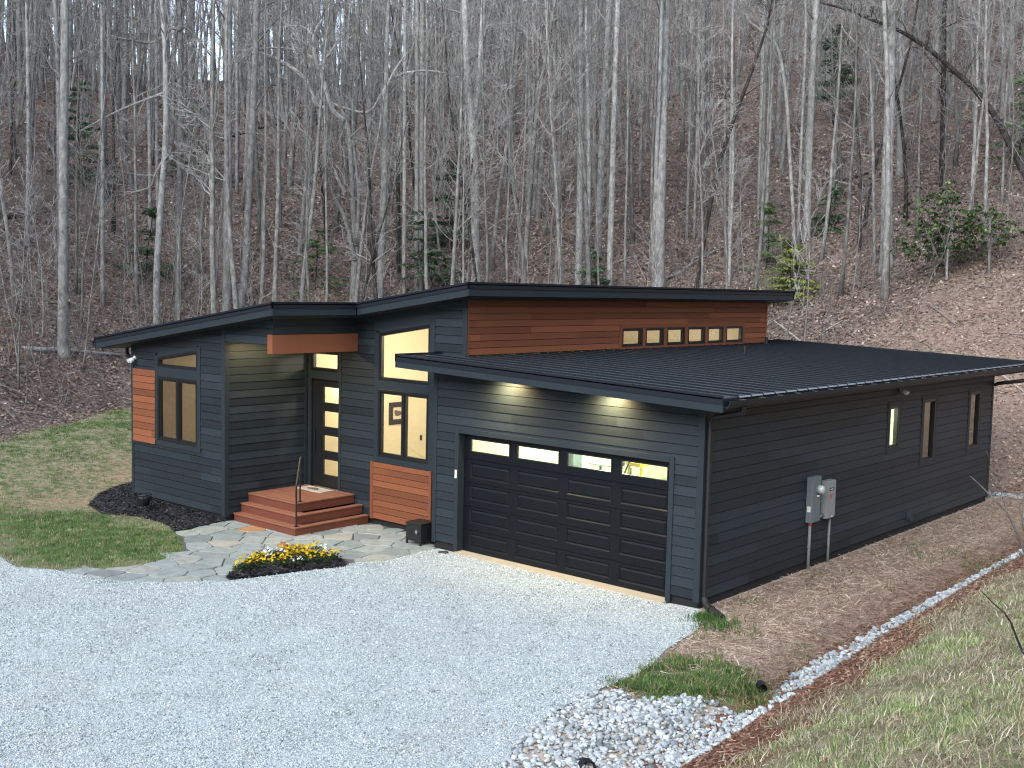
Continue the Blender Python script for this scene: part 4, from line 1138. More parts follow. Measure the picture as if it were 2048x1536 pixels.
# drainage rocks
V, F, C = [], [], []; off = 0
x, y = in_poly_pts(ROCKS, 40000, .02); x2, y2 = in_poly_pts([(4.5, 14.95), (9, 15.2), (9, 15.75), (4.5, 15.5)], 2600); x = np.concatenate([x, x2]); y = np.concatenate([y, y2]); k = in_view(x, y, 60); x, y = x[k], y[k]
dens = np.where(y < -3, .95, .55) * np.where(fbm(x * 1.6, y * 1.6, 12) > .36, 1, .35)
k = RNG.random(len(x)) < dens; x, y = x[k], y[k]
keep = []; grid = {}
for i in range(len(x)):
    c = (int(x[i] / .046), int(y[i] / .046))
    if grid.get(c, 0) < 1: grid[c] = 1; keep.append(i)
x, y = x[keep], y[keep]; n = len(x)
s = (.02 + .033 * RNG.random(n) ** 1.5) * np.where(y > -2, 1.1, 1)
cc = pal([(.40, .435, .45), (.50, .54, .55), (.60, .635, .64), (.29, .32, .335), (.17, .19, .20), (.43, .39, .32)], n, .08, [.28, .3, .2, .12, .06, .04])
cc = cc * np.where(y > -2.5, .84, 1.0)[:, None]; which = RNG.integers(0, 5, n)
pos = place(x, y, s * .32 + .01); R_ = rnd_rot(n, .6); S_ = np.stack([s * RNG.uniform(.9, 1.35, n), s * RNG.uniform(.75, 1.1, n), s * RNG.uniform(.55, .85, n)], -1)
for q in range(5):
    m = which == q; tv = rockform(q); N = int(m.sum()); kk = len(tv)
    V.append((np.einsum('nij,nkj->nki', R_[m], tv[None] * S_[m][:, None, :]) + pos[m][:, None, :]).reshape(-1, 3))
    F.append((np.array(ico_f)[None] + (np.arange(N) * kk)[:, None, None]).reshape(-1, 3) + off); off += N * kk
    c4 = np.ones((N, kk, 4)); c4[:, :, :3] = cc[m][:, None, :]; C.append(c4.reshape(-1, 4))
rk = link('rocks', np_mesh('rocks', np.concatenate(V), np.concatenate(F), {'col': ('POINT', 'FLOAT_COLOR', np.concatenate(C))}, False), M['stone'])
tag(rk, 'pale rounded drainage rocks lining the ditch', 'rocks', kind='stuff')
# rock strip behind the far corner of the house
# fallen leaves on the slope
n = 210000
az = RNG.uniform(-.52, .52, n); rr = 27 + 62 * RNG.random(n) ** 1.25
f2 = np.array([fw[0], fw[1]]) / math.hypot(fw[0], fw[1]); r2 = np.array([rt[0], rt[1]]) / math.hypot(rt[0], rt[1])
x = CAM[0] + rr * (f2[0] + np.tan(az) * r2[0]); y = CAM[1] + rr * (f2[1] + np.tan(az) * r2[1])
sd_ = sdist(YARD, x, y); k = sd_ < .25 - RNG.random(n) * .5; x, y, rr = x[k], y[k], rr[k]; n = len(x)
s = RNG.uniform(.055, .12, n) * np.clip(rr / 42, .8, 1.4)
cc = pal([(.16, .118, .103), (.24, .182, .158), (.335, .262, .226), (.085, .062, .055), (.52, .44, .385), (.235, .14, .10), (.34, .23, .165)], n, .2, [.25, .25, .17, .14, .07, .07, .05])
warm = sstep(-3, 4, x) * sstep(30, 17, y); cc = cc * (1 - .5 * warm[:, None]) + .5 * warm[:, None] * np.array([.56, .41, .315]) * (RNG.uniform(.5, 1.5, (n, 1)))
R_ = align(normals(x, y), rot_zxy(RNG.uniform(0, 6.283, n), RNG.normal(0, .45, n), RNG.normal(0, .45, n)))
tag(link('leaf_litter', scatter('leaf_litter', leaf_t, leaf_f, place(x, y, .02 + .03 * RNG.random(n)), R_, np.stack([s, s, s], -1), cc), M['leafcol']), 'brown fallen leaves covering the wooded slope', 'leaves', kind='stuff')

# grass
def tuft(nb, seed, spread=.5, lean=.7, wid=.07):
    r = np.random.default_rng(seed); v = []; f = []
    for b in range(nb):
        a = r.uniform(0, 6.283); bx_, by_ = r.normal(0, spread, 2); L = r.uniform(.55, 1.0); le = r.uniform(.05, lean); w_ = wid * r.uniform(.7, 1.2)
        dx, dy = math.cos(a), math.sin(a); i = len(v)
        mx_, my_ = bx_ + dx * le * L * .35, by_ + dy * le * L * .35
        tx, ty = bx_ + dx * le * L, by_ + dy * le * L
        v += [(bx_ - dy * w_, by_ + dx * w_, -.05), (bx_ + dy * w_, by_ - dx * w_, -.05), (mx_ + dy * w_ * .8, my_ - dx * w_ * .8, L * .6), (mx_ - dy * w_ * .8, my_ + dx * w_ * .8, L * .6),
              (tx + dy * w_ * .15, ty - dx * w_ * .15, L), (tx - dy * w_ * .15, ty + dx * w_ * .15, L)]
        f += [(i, i + 1, i + 2, i + 3), (i + 3, i + 2, i + 4, i + 5)]
    return v, f
def grass(name, label, x, y, hmin, hmax, cols, p, nb=7, seed=1, lean=.8, spread=.5, wid=.07, jit=.2, dz=0.0):
    n = len(x); h = RNG.uniform(hmin, hmax, n); tv, tf = tuft(nb, seed, spread, lean, wid)
    sc_ = np.stack([h * RNG.uniform(.8, 1.3, n), h * RNG.uniform(.8, 1.3, n), h], -1)
    R_ = rot_zxy(RNG.uniform(0, 6.283, n), RNG.normal(0, .12, n), RNG.normal(0, .12, n))
    o = link(name, scatter(name, tv, tf, place(x, y, dz), R_, sc_, pal(cols, n, jit, p)), M['leafcol'])
    return tag(o, label, 'grass', kind='stuff')
G1, G2, G3, G4 = (.065, .155, .035), (.10, .205, .05), (.18, .25, .08), (.045, .105, .03)
S1, S2, S3 = (.36, .31, .205), (.48, .42, .29), (.24, .19, .13)
# left lawn
n = 60000
x = RNG.uniform(-22, -2.4, n); y = RNG.uniform(-8.5, 7.5, n)
k = (sdist(YARD, x, y) > .1) & ~in_poly(MULCH, x, y) & ~in_poly(PATIO, x, y) & ~in_poly(GRAVEL, x, y) & ~((x > -8.6) & (y > -1.7)) & in_view(x, y, 30)
x, y = x[k], y[k]
fx, fy = x, y
lushp = np.clip(1.5 * blob(-4.6, -4.6, 1.9, 1.5, .6) + 1.2 * blob(-7.3, -4.2, 1.2, 1.2) + .6 * blob(-15.5, 3.0, 3, 1.5, .9), 0, 1)
clayp = np.clip(1.3 * blob(-10.2, .0, 1.5, 2.6, .9) + 1.0 * blob(-9.0, -3.2, 1.2, .8), 0, 1)
g_ = fbm(x * 1.4, y * 1.4, 31) + .30 * (lushp - .25) - .5 * clayp
m1 = (g_ + RNG.normal(0, .05, len(x)) > .495); m2 = (~m1 | (RNG.random(len(x)) < .3)) & (RNG.random(len(x)) < .6 * (1 - .7 * clayp)); m1 &= RNG.random(len(x)) < .75
grass('lawn_grass', 'patchy green lawn grass left of the house', x[m1], y[m1], .035, .085, [G1, G2, G3, G4, S1], [.28, .3, .2, .1, .12], 8, 2, 1.0, .7, .06)
grass('dead_grass', 'dry straw coloured lawn grass left of the house', x[m2], y[m2], .03, .06, [S1, S2, S3, G3], [.4, .25, .2, .15], 7, 3, 2.2, .9, .07)
# grass patch between gravel and ditch
x, y = in_poly_pts(ISLAND, 7500, -.2); q = sdist(ISLAND, x, y); k = (RNG.random(len(x)) < .12 + .8 * sstep(-.05, .5, q)) & (fbm(x * 2.2, y * 2.2, 8) > .36 + .2 * sstep(-3.0, -1.7, y)); x, y = x[k], y[k]
grass('grass_patch', 'green grass patch between the driveway and the ditch', x, y, .04, .11, [G1, G2, G3, G4, S1, (.26, .26, .07)], [.2, .26, .2, .06, .18, .1], 8, 4, 1.1, .6, .055)
x = RNG.uniform(6.4, 8.9, 2600); y = RNG.uniform(-4.3, 9, 2600)
k = (fbm(x * 1.5, y * 1.1, 18) > .66 - .14 * sstep(2, -1.5, y)) & ~in_poly(ISLAND, x, y) & ~in_poly(ROCKS, x, y) & ~in_poly(GRAVEL, x, y); x, y = x[k], y[k]
grass('grass_tufts', 'scattered grass tufts on the straw strip', x, y, .04, .11, [G1, G2, (.16, .16, .04), S1], [.35, .2, .2, .25], 7, 5, 1.1, .5, .05)
x = np.concatenate([RNG.normal(6.62, .09, 60), RNG.normal(6.95, .2, 80)]); y = np.concatenate([RNG.normal(-.38, .08, 60), RNG.normal(-.55, .2, 80)])
grass('grass_clump', 'dark green grass clump by the downspout foot', x, y, .08, .17, [G1, G4, G2], [.5, .3, .2], 7, 6, .7, .4, .04)
# straw on the strip
x = RNG.uniform(6.2, 8.9, 60000); y = RNG.uniform(-4.5, 16, 60000)
k = ~in_poly(ROCKS, x, y) & ~in_poly(GRAVEL, x, y) & ((x > 6.3) | (y < -.1)) & (x < np.interp(y, BANK_Y, BANK_X)) & in_view(x, y, 30); x, y = x[k], y[k]
isl_ = sdist(ISLAND, x, y) > 0; k = ~isl_ | (RNG.random(len(x)) < .3); x, y = x[k], y[k]; n = len(x)
L_ = RNG.uniform(.04, .11, n)
blade = [(-1, -.055, 0), (1, -.055, .05), (1, .055, .05), (-1, .055, 0)]
cc = pal([(.52, .41, .325), (.64, .52, .415), (.32, .235, .18), (.72, .61, .50), (.38, .24, .165)], n, .2, [.32, .25, .24, .09, .10])
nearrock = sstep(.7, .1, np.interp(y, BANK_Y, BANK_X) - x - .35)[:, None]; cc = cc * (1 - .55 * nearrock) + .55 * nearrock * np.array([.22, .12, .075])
R_ = rot_zxy(RNG.uniform(0, 6.283, n), RNG.normal(0, .3, n), RNG.normal(0, .22, n))
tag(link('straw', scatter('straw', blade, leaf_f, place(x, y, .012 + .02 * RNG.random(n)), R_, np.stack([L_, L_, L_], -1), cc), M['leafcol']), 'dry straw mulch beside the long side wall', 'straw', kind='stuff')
# bank
n = 60000
x = RNG.uniform(8.7, 14.5, n); y = RNG.uniform(-9.5, 12, n); b = x - np.interp(y, BANK_Y, BANK_X); k = (b > .02) & in_view(x, y, 60); x, y, b = x[k], y[k], b[k]
edge_b = .85 + np.clip((y + 2) * .035, -.2, .6)
g_ = fbm(x * 1.3, y * 1.3, 61); bare = b < edge_b + (g_ - .5) * 1.6
m = ~bare & (g_ + RNG.normal(0, .04, len(x)) > .495) & (RNG.random(len(x)) < .6)
grass('bank_grass', 'light green grass clumps on the near bank', x[m], y[m], .035, .10, [(.27, .38, .13), (.40, .49, .21), (.16, .24, .075), (.57, .58, .38), (.55, .49, .36)], [.24, .24, .16, .18, .18], 8, 7, 1.0, .5, .05)
m = ~bare & ~m & (RNG.random(len(x)) < .6) & (fbm(x * 2.6, y * 2.6, 90) > .38)
grass('bank_dead_grass', 'dry matted grass on the near bank', x[m], y[m], .04, .09, [S1, S2, S3, (.64, .59, .46), (.22, .27, .11)], [.28, .26, .18, .14, .14], 7, 8, 2.4, 1.0, .06)
m = bare | (RNG.random(len(x)) < .1); xs_, ys_, bs_ = x[m], y[m], b[m]; n = len(xs_)
cc = pal([(.24, .11, .07), (.32, .155, .095), (.14, .075, .055), (.43, .29, .20), (.50, .39, .29)], n, .22, [.32, .26, .2, .13, .09])
far_ = .35 + .65 * sstep(-2.5, 2.5, ys_)[:, None]; cc = cc * (1 - .5 * far_) + .5 * far_ * np.array([.46, .34, .25]) * RNG.uniform(.6, 1.4, (n, 1))
L_ = RNG.uniform(.016, .05, n)
R_ = align(normals(xs_, ys_), rot_zxy(RNG.uniform(0, 6.283, n), RNG.normal(0, .35, n), RNG.normal(0, .3, n)))
chip = [(-1, -.28, 0), (1, -.22, .1), (1, .26, .05), (-1, .2, 0)]
tag(link('bark_mulch', scatter('bark_mulch', chip, leaf_f, place(xs_, ys_, .015 + .02 * RNG.random(n)), R_, np.stack([L_, L_, L_], -1), cc), M['leafcol']), 'reddish bark mulch along the foot of the bank', 'mulch', kind='stuff')
# black mulch chips
def chips(poly, n, dz, label, name):
    x, y = in_poly_pts(poly, n, .0); n = len(x); L_ = RNG.uniform(.025, .06, n)
    m_ = .07 * sstep(0, .5, dist_poly(poly, x, y))
    R_ = rnd_rot(n, .5)
    tag(link(name, scatter(name, chip, leaf_f, place(x, y, dz + m_ + .02 * RNG.random(n)), R_, np.stack([L_, L_, L_], -1), pal([(.016, .015, .018), (.032, .031, .035), (.06, .058, .064), (.10, .08, .065)], n, .2, [.4, .35, .2, .05])), M['col']), label, 'mulch', kind='stuff')
chips(MULCH, 17000, .035, 'black shredded mulch around the left wing', 'mulch_chips')
bed = tag(sheet('flower_bed', BED, .03, M['mulch'], .12, .02, .10, .45), kind='structure')
chips(BED, 5200, .05, 'dark mulch under the pansies', 'bed_mulch')

# pansies
def pansy(name, label, colr, n_f, seed):
    r = np.random.default_rng(seed); root = thing(name, label, 'flower', (0, 0, 0), 'pansies in the flower bed by the driveway')
    n = 34; pos = np.stack([r.normal(0, .055, n), r.normal(0, .055, n), r.uniform(.02, .12, n)], -1); s = r.uniform(.022, .04, n)
    lf = link('foliage', scatter('foliage', leaf_t, leaf_f, pos, rot_zxy(r.uniform(0, 6.3, n), r.normal(0, .6, n), r.normal(0, .6, n)), np.stack([s * 1.3, s, s], -1), np.array([(.035, .07, .015)]) * r.uniform(.5, 1.6, (n, 1))), M['leafcol'], root)
    fl = [(0, 0, .12)] + [(math.cos(t) * q, math.sin(t) * q, .0 + .1 * (i % 2)) for i, (t, q) in enumerate([(2 * math.pi * k / 10, 1.0 if k % 2 else .72) for k in range(10)])]
    ff = [(0, 1 + k, 1 + (k + 1) % 10) for k in range(10)]
    pos = np.stack([r.normal(0, .06, n_f), r.normal(0, .06, n_f), r.uniform(.11, .17, n_f)], -1); s = r.uniform(.02, .031, n_f)
    cc = np.array([colr]) * r.uniform(.75, 1.15, (n_f, 1))
    link('blossoms', scatter('blossoms', fl, ff, pos, rot_zxy(r.uniform(0, 6.3, n_f), r.normal(.45, .4, n_f), r.normal(.2, .4, n_f)), np.stack([s, s, s], -1), np.clip(cc, 0, .95)), M['leafcol'], root)
    return root
kinds = [pansy('pansy', 'yellow pansy plant in the flower bed by the gravel', (.80, .52, .012), 11, 1), pansy('pansy', 'white pansy plant among yellow ones in the flower bed', (.80, .82, .80), 10, 2), pansy('pansy', 'rusty orange pansy plant among the yellow ones', (.46, .20, .06), 7, 3),
         pansy('pansy', 'yellow pansy plant in the flower bed by the gravel', (.86, .60, .03), 8, 4)]
used = [0] * 4
def dup_tree(root):
    r = root.copy(); col.objects.link(r)
    for ch in root.children:
        c = ch.copy(); col.objects.link(c); c.parent = r
    return r
cand = []
for i in range(4000):
    p = (RNG.uniform(-1.6, .1), RNG.uniform(-4.4, -2.05))
    if float(sdist(BED, np.array([p[0]]), np.array([p[1]]))[0]) < .14: continue
    # keep a bare strip of mulch along the gravel
    if p[0] > np.interp(p[1], [-4.4, -3.77, -2.9, -2.3], [-.8, -.62, -.36, -.12]): continue
    if all((p[0] - q[0]) ** 2 + (p[1] - q[1]) ** 2 > .155 ** 2 for q in cand): cand.append(p)
for i, p in enumerate(cand):
    wn = vnoise(np.array([p[0] * 2.6]), np.array([p[1] * 2.6]), 71)[0]
    k = 1 if wn > .62 else (2 if RNG.random() < .04 else (0 if RNG.random() < .6 else 3))
    o = kinds[k] if not used[k] else dup_tree(kinds[k])
    used[k] = 1
    o.location = (p[0], p[1], hz(*p) + .085); o.rotation_euler = (0, 0, RNG.uniform(0, 6.28)); s_ = RNG.uniform(.85, 1.25); o.scale = (s_, s_, s_)
# ------------------------------------------------------------------ the wood
def branch(mb, p, d, L, r, lev, rg, seg=4, up_=.12, twist=.28, sides=3, rmin=.008):
    p = Vector(p); d = Vector(d).normalized(); pts = [p.copy()]; dirs = []
    for k in range(seg):
        d = (d + Vector((rg.gauss(0, twist), rg.gauss(0, twist), rg.gauss(0, twist * .6) + up_)) * (.7)).normalized()
        p = p + d * (L / seg); pts.append(p.copy()); dirs.append(d.copy())
    rs = [max(rmin, r * (1 - .8 * k / seg)) for k in range(seg + 1)]
    mb.tube(pts, rs, sides, False)
    if lev > 0:
        for q in range(rg.randint(3, 5) if lev > 1 else rg.randint(2, 4)):
            t = rg.uniform(.25, 1.0) * seg; k = min(int(t), seg - 1)
            pp = pts[k].lerp(pts[k + 1], t - k); dd = dirs[k]
            a = Vector((rg.gauss(0, 1), rg.gauss(0, 1), rg.gauss(0, .7))); a -= dd * a.dot(dd)
            if a.length < 1e-4: continue
            a.normalize(); th = rg.uniform(.45, 1.0)
            branch(mb, pp, dd * math.cos(th) + a * math.sin(th), L * rg.uniform(.32, .6), max(rmin, rs[k] * .55), lev - 1, rg, max(2, seg - 1), up_, twist, 3, rmin)
def crown(mb, pts, rs, start, nb, rg, Lf=.22, lev=2, elev=(.3, 1.1), rmin=.008, H=None):
    H = H or (pts[-1].z - pts[0].z); n = len(pts)
    for b in range(nb):
        t = (start + (1 - start) * rg.random() ** .9) * (n - 1); k = min(int(t), n - 2)
        p = pts[k].lerp(pts[k + 1], t - k); r = rs[k] + (rs[k + 1] - rs[k]) * (t - k)
        a = rg.uniform(0, 6.283); e = rg.uniform(*elev); f = 1 - (t / (n - 1)) * .55
        d = Vector((math.cos(a) * math.cos(e), math.sin(a) * math.cos(e), math.sin(e)))
        branch(mb, p, d, H * Lf * f * rg.uniform(.5, 1.1), max(rmin * 1.3, r * rg.uniform(.22, .42)), lev, rg, 4, .10, .26, 3, rmin)
def trunk_pts(H, r, rg, n=9, lean=.03, wob=.05):
    p = Vector((0, 0, -.3)); d = Vector((rg.gauss(0, lean), rg.gauss(0, lean), 1)); pts = [p.copy()]
    for k in range(n - 1):
        d = (d + Vector((rg.gauss(0, wob), rg.gauss(0, wob), 0))).normalized(); p = p + d * ((H + .3) / (n - 1)); pts.append(p.copy())
    rs = [max(.008, r * (1.0 - .82 * (k / (n - 1)) ** 1.1)) for k in range(n)]
    rs[0] = r * 1.35
    return pts, rs
def roughen(mb, amt, rg):
    mb.v = [(x + rg.gauss(0, amt), y + rg.gauss(0, amt), z) for x, y, z in mb.v]
TREEG = 'leafless trees of the wooded slope'
def tree_proto(H, r, seed, start, nb, Lf, lev, bark, wob=.05, lean=.03):
    rg = random.Random(seed)
    pts, rs = trunk_pts(H, r, rg, 10, lean, wob)
    t = MB(); t.tube(pts, rs, 8 if r > .08 else 6, True)
    c = MB(); crown(c, pts, rs, start, nb, rg, Lf, lev)
    return t.mesh('trunk', True), c.mesh('crown'), bark
protos = []
for i, (H, r, st_, nb, Lf, lev, bark, wob) in enumerate([
        (17, .115, .38, 22, .20, 2, 'bark', .025), (19, .15, .42, 22, .20, 2, 'bark', .02), (15, .085, .32, 22, .20, 2, 'bark', .03), (14, .07, .28, 22, .19, 2, 'bark', .035),
        (12, .055, .25, 22, .2, 2, 'bark', .04), (18, .13, .4, 22, .2, 2, 'bark', .025), (16, .10, .35, 20, .22, 2, 'bark', .035), (11, .048, .2, 22, .2, 2, 'bark', .05),
        (20, .17, .45, 24, .2, 2, 'bark', .02), (13, .075, .3, 22, .22, 2, 'darkbark', .05), (15, .11, .3, 22, .24, 2, 'darkbark', .06),
        (7, .03, .15, 20, .26, 1, 'bark', .06), (5.5, .024, .12, 18, .30, 1, 'twig', .07), (8.5, .036, .2, 22, .24, 1, 'bark', .05), (6.5, .03, .15, 20, .28, 1, 'twig', .06)]):
    t, c, b = tree_proto(H, r, 100 + i, st_, nb, Lf, lev, bark, wob)
    t.materials.append(M['midbark' if b == 'bark' and i not in (1, 8) else b]); c.materials.append(M['twig']); protos.append((t, c, H, r))
def add_tree(k, x, y, s, rz, label, name='bare_tree', tilt=(0, 0)):
    t, c, H, r = protos[k]
    o = thing(name, label, 'tree', (x, y, hz(x, y)), TREEG); o.rotation_euler = (tilt[0], tilt[1], rz); o.scale = (s, s, s)
    link('trunk', t, None, o); link('crown', c, None, o)
    return o

# trees traced one by one: base first, (x, y, width) in the photograph
NH = np.array([fw[0], fw[1], 0.0]) / math.hypot(fw[0], fw[1])
def on_plane(u, w, B, dn=0.0):
    d = ray(u, w); t = ((B - CAM) @ NH + dn) / (d @ NH); return CAM + d * t
def hero(label, pts, mat='bark', H=18, start=.35, nb=18, Lf=.18, lev=2, forks=(), limbs=(), name='bare_tree', base=None, seed=0, sides=10, ext=True):
    rg = random.Random(seed * 7 + int(pts[0][0]))
    B = hit(pts[0][0], pts[0][1]) if base is None else np.array(base, float)
    depth = float((B - CAM) @ fw)
    root = thing(name, label, 'tree', tuple(B))
    def line(pp, extend, z_to):
        P = []; Rr = []; dn = 0
        for i, (u, w, wd) in enumerate(pp):
            if i: dn += rg.gauss(0, .10)
            P.append(Vector(on_plane(u, w, B, dn))); Rr.append(max(.012, wd / 2 * depth / F_PX))
        # smooth subdivision
        Q = [P[0]]; S = [Rr[0]]
        for i in range(len(P) - 1):
            p0 = P[max(i - 1, 0)]; p3 = P[min(i + 2, len(P) - 1)]
            for t in (.33, .67, 1.0):
                a = P[i] * (2 * t ** 3 - 3 * t ** 2 + 1) + (P[i + 1] - p0) * .5 * (t ** 3 - 2 * t ** 2 + t) + P[i + 1] * (-2 * t ** 3 + 3 * t ** 2) + (p3 - P[i]) * .5 * (t ** 3 - t ** 2)
                Q.append(a); S.append(Rr[i] + (Rr[i + 1] - Rr[i]) * t)
        if extend and Q[-1].z < z_to:
            d = (Q[-1] - Q[-3]).normalized(); d = (d * .6 + Vector((0, 0, .5))).normalized(); n = 6; st = (z_to - Q[-1].z) / n; r_ = S[-1]
            for k in range(n):
                d = (d + Vector((rg.gauss(0, .05), rg.gauss(0, .05), .04))).normalized()
                Q.append(Q[-1] + d * st); S.append(max(.01, r_ * (1 - .8 * (k + 1) / n)))
        return Q, S
    Q, S = line(pts, ext, B[2] + H)
    Q[0] = Q[0] - Vector((0, 0, .35)); S[0] *= 1.3
    tm = MB(); tm.tube(Q, S, sides, True); cm = MB(); crown(cm, Q, S, start, nb, rg, Lf, lev, H=H)
    for f in forks:
        q, s = line(f, True, B[2] + H * .95); tm.tube(q, s, 8, True); crown(cm, q, s, .3, nb // 2, rg, Lf, lev, H=H)
    for f in limbs:
        q, s = line(f, False, 0); cm.tube(q, s, 6, True)
        for k in range(max(3, len(q) // 2)):
            i = rg.randrange(1, len(q)); d = (q[i] - q[i - 1]).normalized() + Vector((rg.gauss(0, .6), rg.gauss(0, .6), rg.gauss(.15, .5)))
            branch(cm, q[i], d, H * .085 * rg.uniform(.5, 1.2), max(.008, s[i] * .5), 1, rg, 4, .08, .3)
    part(tm, 'trunk', mat, root, True); part(cm, 'crown', 'twig' if mat == 'bark' else 'darkbark', root)
    return root
E1 = 'bare_tree'
hero('thick straight pale tree at far left, its base above the lawn edge', [(128, 712, 27), (126, 660, 21), (127, 500, 19), (127, 292, 17), (129, 150, 16), (131, 0, 14)], H=24, start=.5, seed=1)
hero('slim grey tree close behind the thick leftmost pale trunk', [(119, 520, 10), (118, 330, 9), (117, 175, 9), (110, 0, 8)], seed=2)
hero('slim mottled tree near the left picture edge', [(54, 488, 9), (57, 300, 8), (56, 150, 7), (53, 0, 6)], seed=3)
hero('slender mottled tree right of the thick leftmost trunk', [(206, 612, 9), (205, 480, 8), (205, 300, 7), (204, 47, 6), (203, 0, 6)], seed=4)
hero('crooked pale tree left of the straight one above the left roof end', [(314, 652, 14), (313, 558, 13), (321, 419, 13), (331, 292, 12), (332, 164, 10), (329, 73, 9)], seed=5, start=.25, nb=24, Lf=.2,
     limbs=[[(331, 292, 7), (350, 320, 6), (378, 345, 5), (403, 355, 4)], [(330, 290, 6), (352, 285, 5), (390, 300, 5), (420, 315, 4), (460, 325, 3)], [(330, 170, 7), (345, 230, 6), (368, 252, 5), (392, 235, 4)], [(326, 320, 6), (310, 350, 5), (300, 375, 4), (268, 385, 3)], [(330, 185, 6), (290, 200, 5), (230, 225, 4), (160, 262, 3)]])
hero('straight pale tree rising above the left roof end', [(354, 645, 13), (357, 558, 13), (361, 292, 12), (361, 58, 10), (362, 0, 9)], seed=6, limbs=[[(361, 60, 6), (340, 58, 6), (318, 80, 5), (292, 85, 4), (210, 70, 3)], [(361, 52, 6), (385, 65, 5), (420, 110, 3)]])
hero('thin tree tucked between the crooked and the straight pale trees', [(316, 440, 8), (315, 364, 7), (313, 200, 6), (312, 55, 6)], seed=7)
hero('slender tree just left of the crooked pale tree', [(301, 470, 8), (300, 430, 8), (299, 300, 7), (298, 182, 7), (299, 60, 5)], seed=8)
hero('thick grey tree behind the middle of the left roof slope', [(452, 640, 18), (454, 558, 17), (456, 292, 16), (456, 0, 14)], H=24, start=.5, seed=9)
hero('thick leaning tree right of the grey one over the left roof slope', [(478, 630, 20), (490, 540, 15), (499, 364, 14), (508, 182, 13), (514, 0, 12)], H=24, start=.45, seed=10)
hero('slim tree between the two thick trunks over the left roof', [(474, 390, 7), (474, 240, 6), (474, 109, 6), (476, 0, 5)], seed=11)
hero('pale thin leaning tree left of the thick grey trunk', [(428, 600, 6), (440, 450, 6), (452, 328, 5), (462, 200, 4)], seed=12, H=14)
hero('slim mottled tree right of the thick leaning tree', [(521, 590, 7), (527, 400, 7), (532, 255, 6), (534, 120, 6), (535, 0, 5)], seed=13)
hero('bent mottled tree left of the gnarled dark tree', [(598, 510, 9), (601, 474, 9), (616, 328, 8), (625, 230, 8), (628, 150, 6)], seed=14, H=14)
hero('thin pale sapling left of the gnarled dark tree', [(652, 620, 5), (654, 558, 5), (652, 380, 4), (649, 219, 4), (648, 130, 3)], seed=15, H=12)
hero('gnarled old tree with dark arching limbs above the roof step', [(708, 628, 20), (709, 560, 17), (711, 492, 14), (704, 365, 10), (697, 255, 8), (685, 225, 8)], seed=16, H=13, nb=16, start=.3,
     forks=[[(709, 520, 10), (690, 437, 8), (664, 383, 6), (650, 330, 5)], [(712, 490, 9), (718, 400, 7), (712, 330, 5), (706, 280, 4)]],
     limbs=[[(690, 240, 9), (665, 220, 9), (652, 180, 9), (638, 138, 9), (629, 110, 8), (628, 69, 7), (644, 40, 4)], [(650, 215, 8), (634, 212, 8), (622, 180, 8), (609, 157, 8), (573, 128, 7), (522, 106, 6), (478, 100, 4)], [(632, 122, 7), (612, 108, 6), (570, 96, 5), (520, 97, 3)], [(628, 72, 6), (608, 55, 5), (580, 50, 3)], [(640, 135, 6), (660, 105, 5), (680, 80, 3)], [(690, 385, 7), (675, 358, 6), (670, 340, 4)], [(660, 205, 5), (735, 225, 5), (770, 175, 5), (800, 150, 5), (850, 141, 4), (905, 150, 3), (942, 165, 3)], [(765, 190, 5), (790, 140, 5), (815, 105, 4)]], )
hero('brown grey trunk right of the gnarled tree', [(760, 605, 14), (762, 525, 14), (768, 365, 13), (772, 204, 11), (775, 60, 8)], seed=17, H=20, start=.4)
hero('pale white barked slim tree above the roof step', [(807, 590, 8), (808, 558, 8), (809, 255, 7), (810, 0, 7)], seed=18, H=20)
hero('left trunk of the close pair above the tall window', [(833, 590, 9), (833, 558, 9), (834, 280, 9), (834, 0, 8)], seed=19, H=22)
hero('right trunk of the close pair above the tall window', [(841, 585, 11), (842, 558, 10), (844, 280, 9), (845, 0, 9)], seed=20, H=22)
hero('dead dark brown snag left of the close pair', [(798, 560, 10), (797, 529, 9), (797, 420, 8), (795, 310, 8)], 'darkbark', seed=21, H=6, nb=3, ext=False)
hero('tall pale forked tree behind the clerestory roof corner', [(954, 590, 23), (952, 540, 18), (950, 420, 16), (947, 292, 16), (937, 182, 14), (932, 80, 13), (929, 0, 12)], seed=22, H=23, start=.45, forks=[[(948, 240, 11), (956, 182, 10), (962, 90, 10), (967, 0, 9)]])
hero('crooked thin sapling left of the tall forked tree', [(880, 545, 5), (879, 510, 5), (868, 400, 4), (865, 310, 4), (862, 220, 3)], seed=23, H=12)
hero('pale thin sapling between the forked and the fan branched trees', [(1035, 570, 5), (1040, 470, 5), (1047, 365, 4), (1054, 128, 4), (1055, 60, 3)], seed=24, H=14)
hero('pale tree with a fan of fine rising branches left of the roof middle', [(1122, 580, 10), (1119, 500, 9), (1109, 302, 8), (1102, 189, 7), (1096, 90, 6), (1091, 0, 5)], seed=25, H=17, nb=44, start=.3, Lf=.24)
hero('thick grey trunk right of the fan branched tree', [(1157, 580, 16), (1158, 500, 14), (1161, 300, 13), (1162, 189, 11), (1162, 23, 9)], seed=26, H=21, start=.45)
hero('mottled white trunk close beside the thick grey one', [(1175, 585, 9), (1176, 500, 8), (1178, 340, 8), (1176, 200, 7), (1172, 60, 6)], seed=27, H=18)
hero('broad dim trunk behind the middle of the clerestory roof', [(1196, 520, 15), (1200, 378, 14), (1210, 189, 13), (1219, 0, 12)], seed=28, H=22, start=.45)
hero('tall clean grey trunk above the roof middle', [(1218, 585, 13), (1221, 480, 12), (1228, 227, 11), (1236, 0, 10)], seed=29, H=22, start=.5)
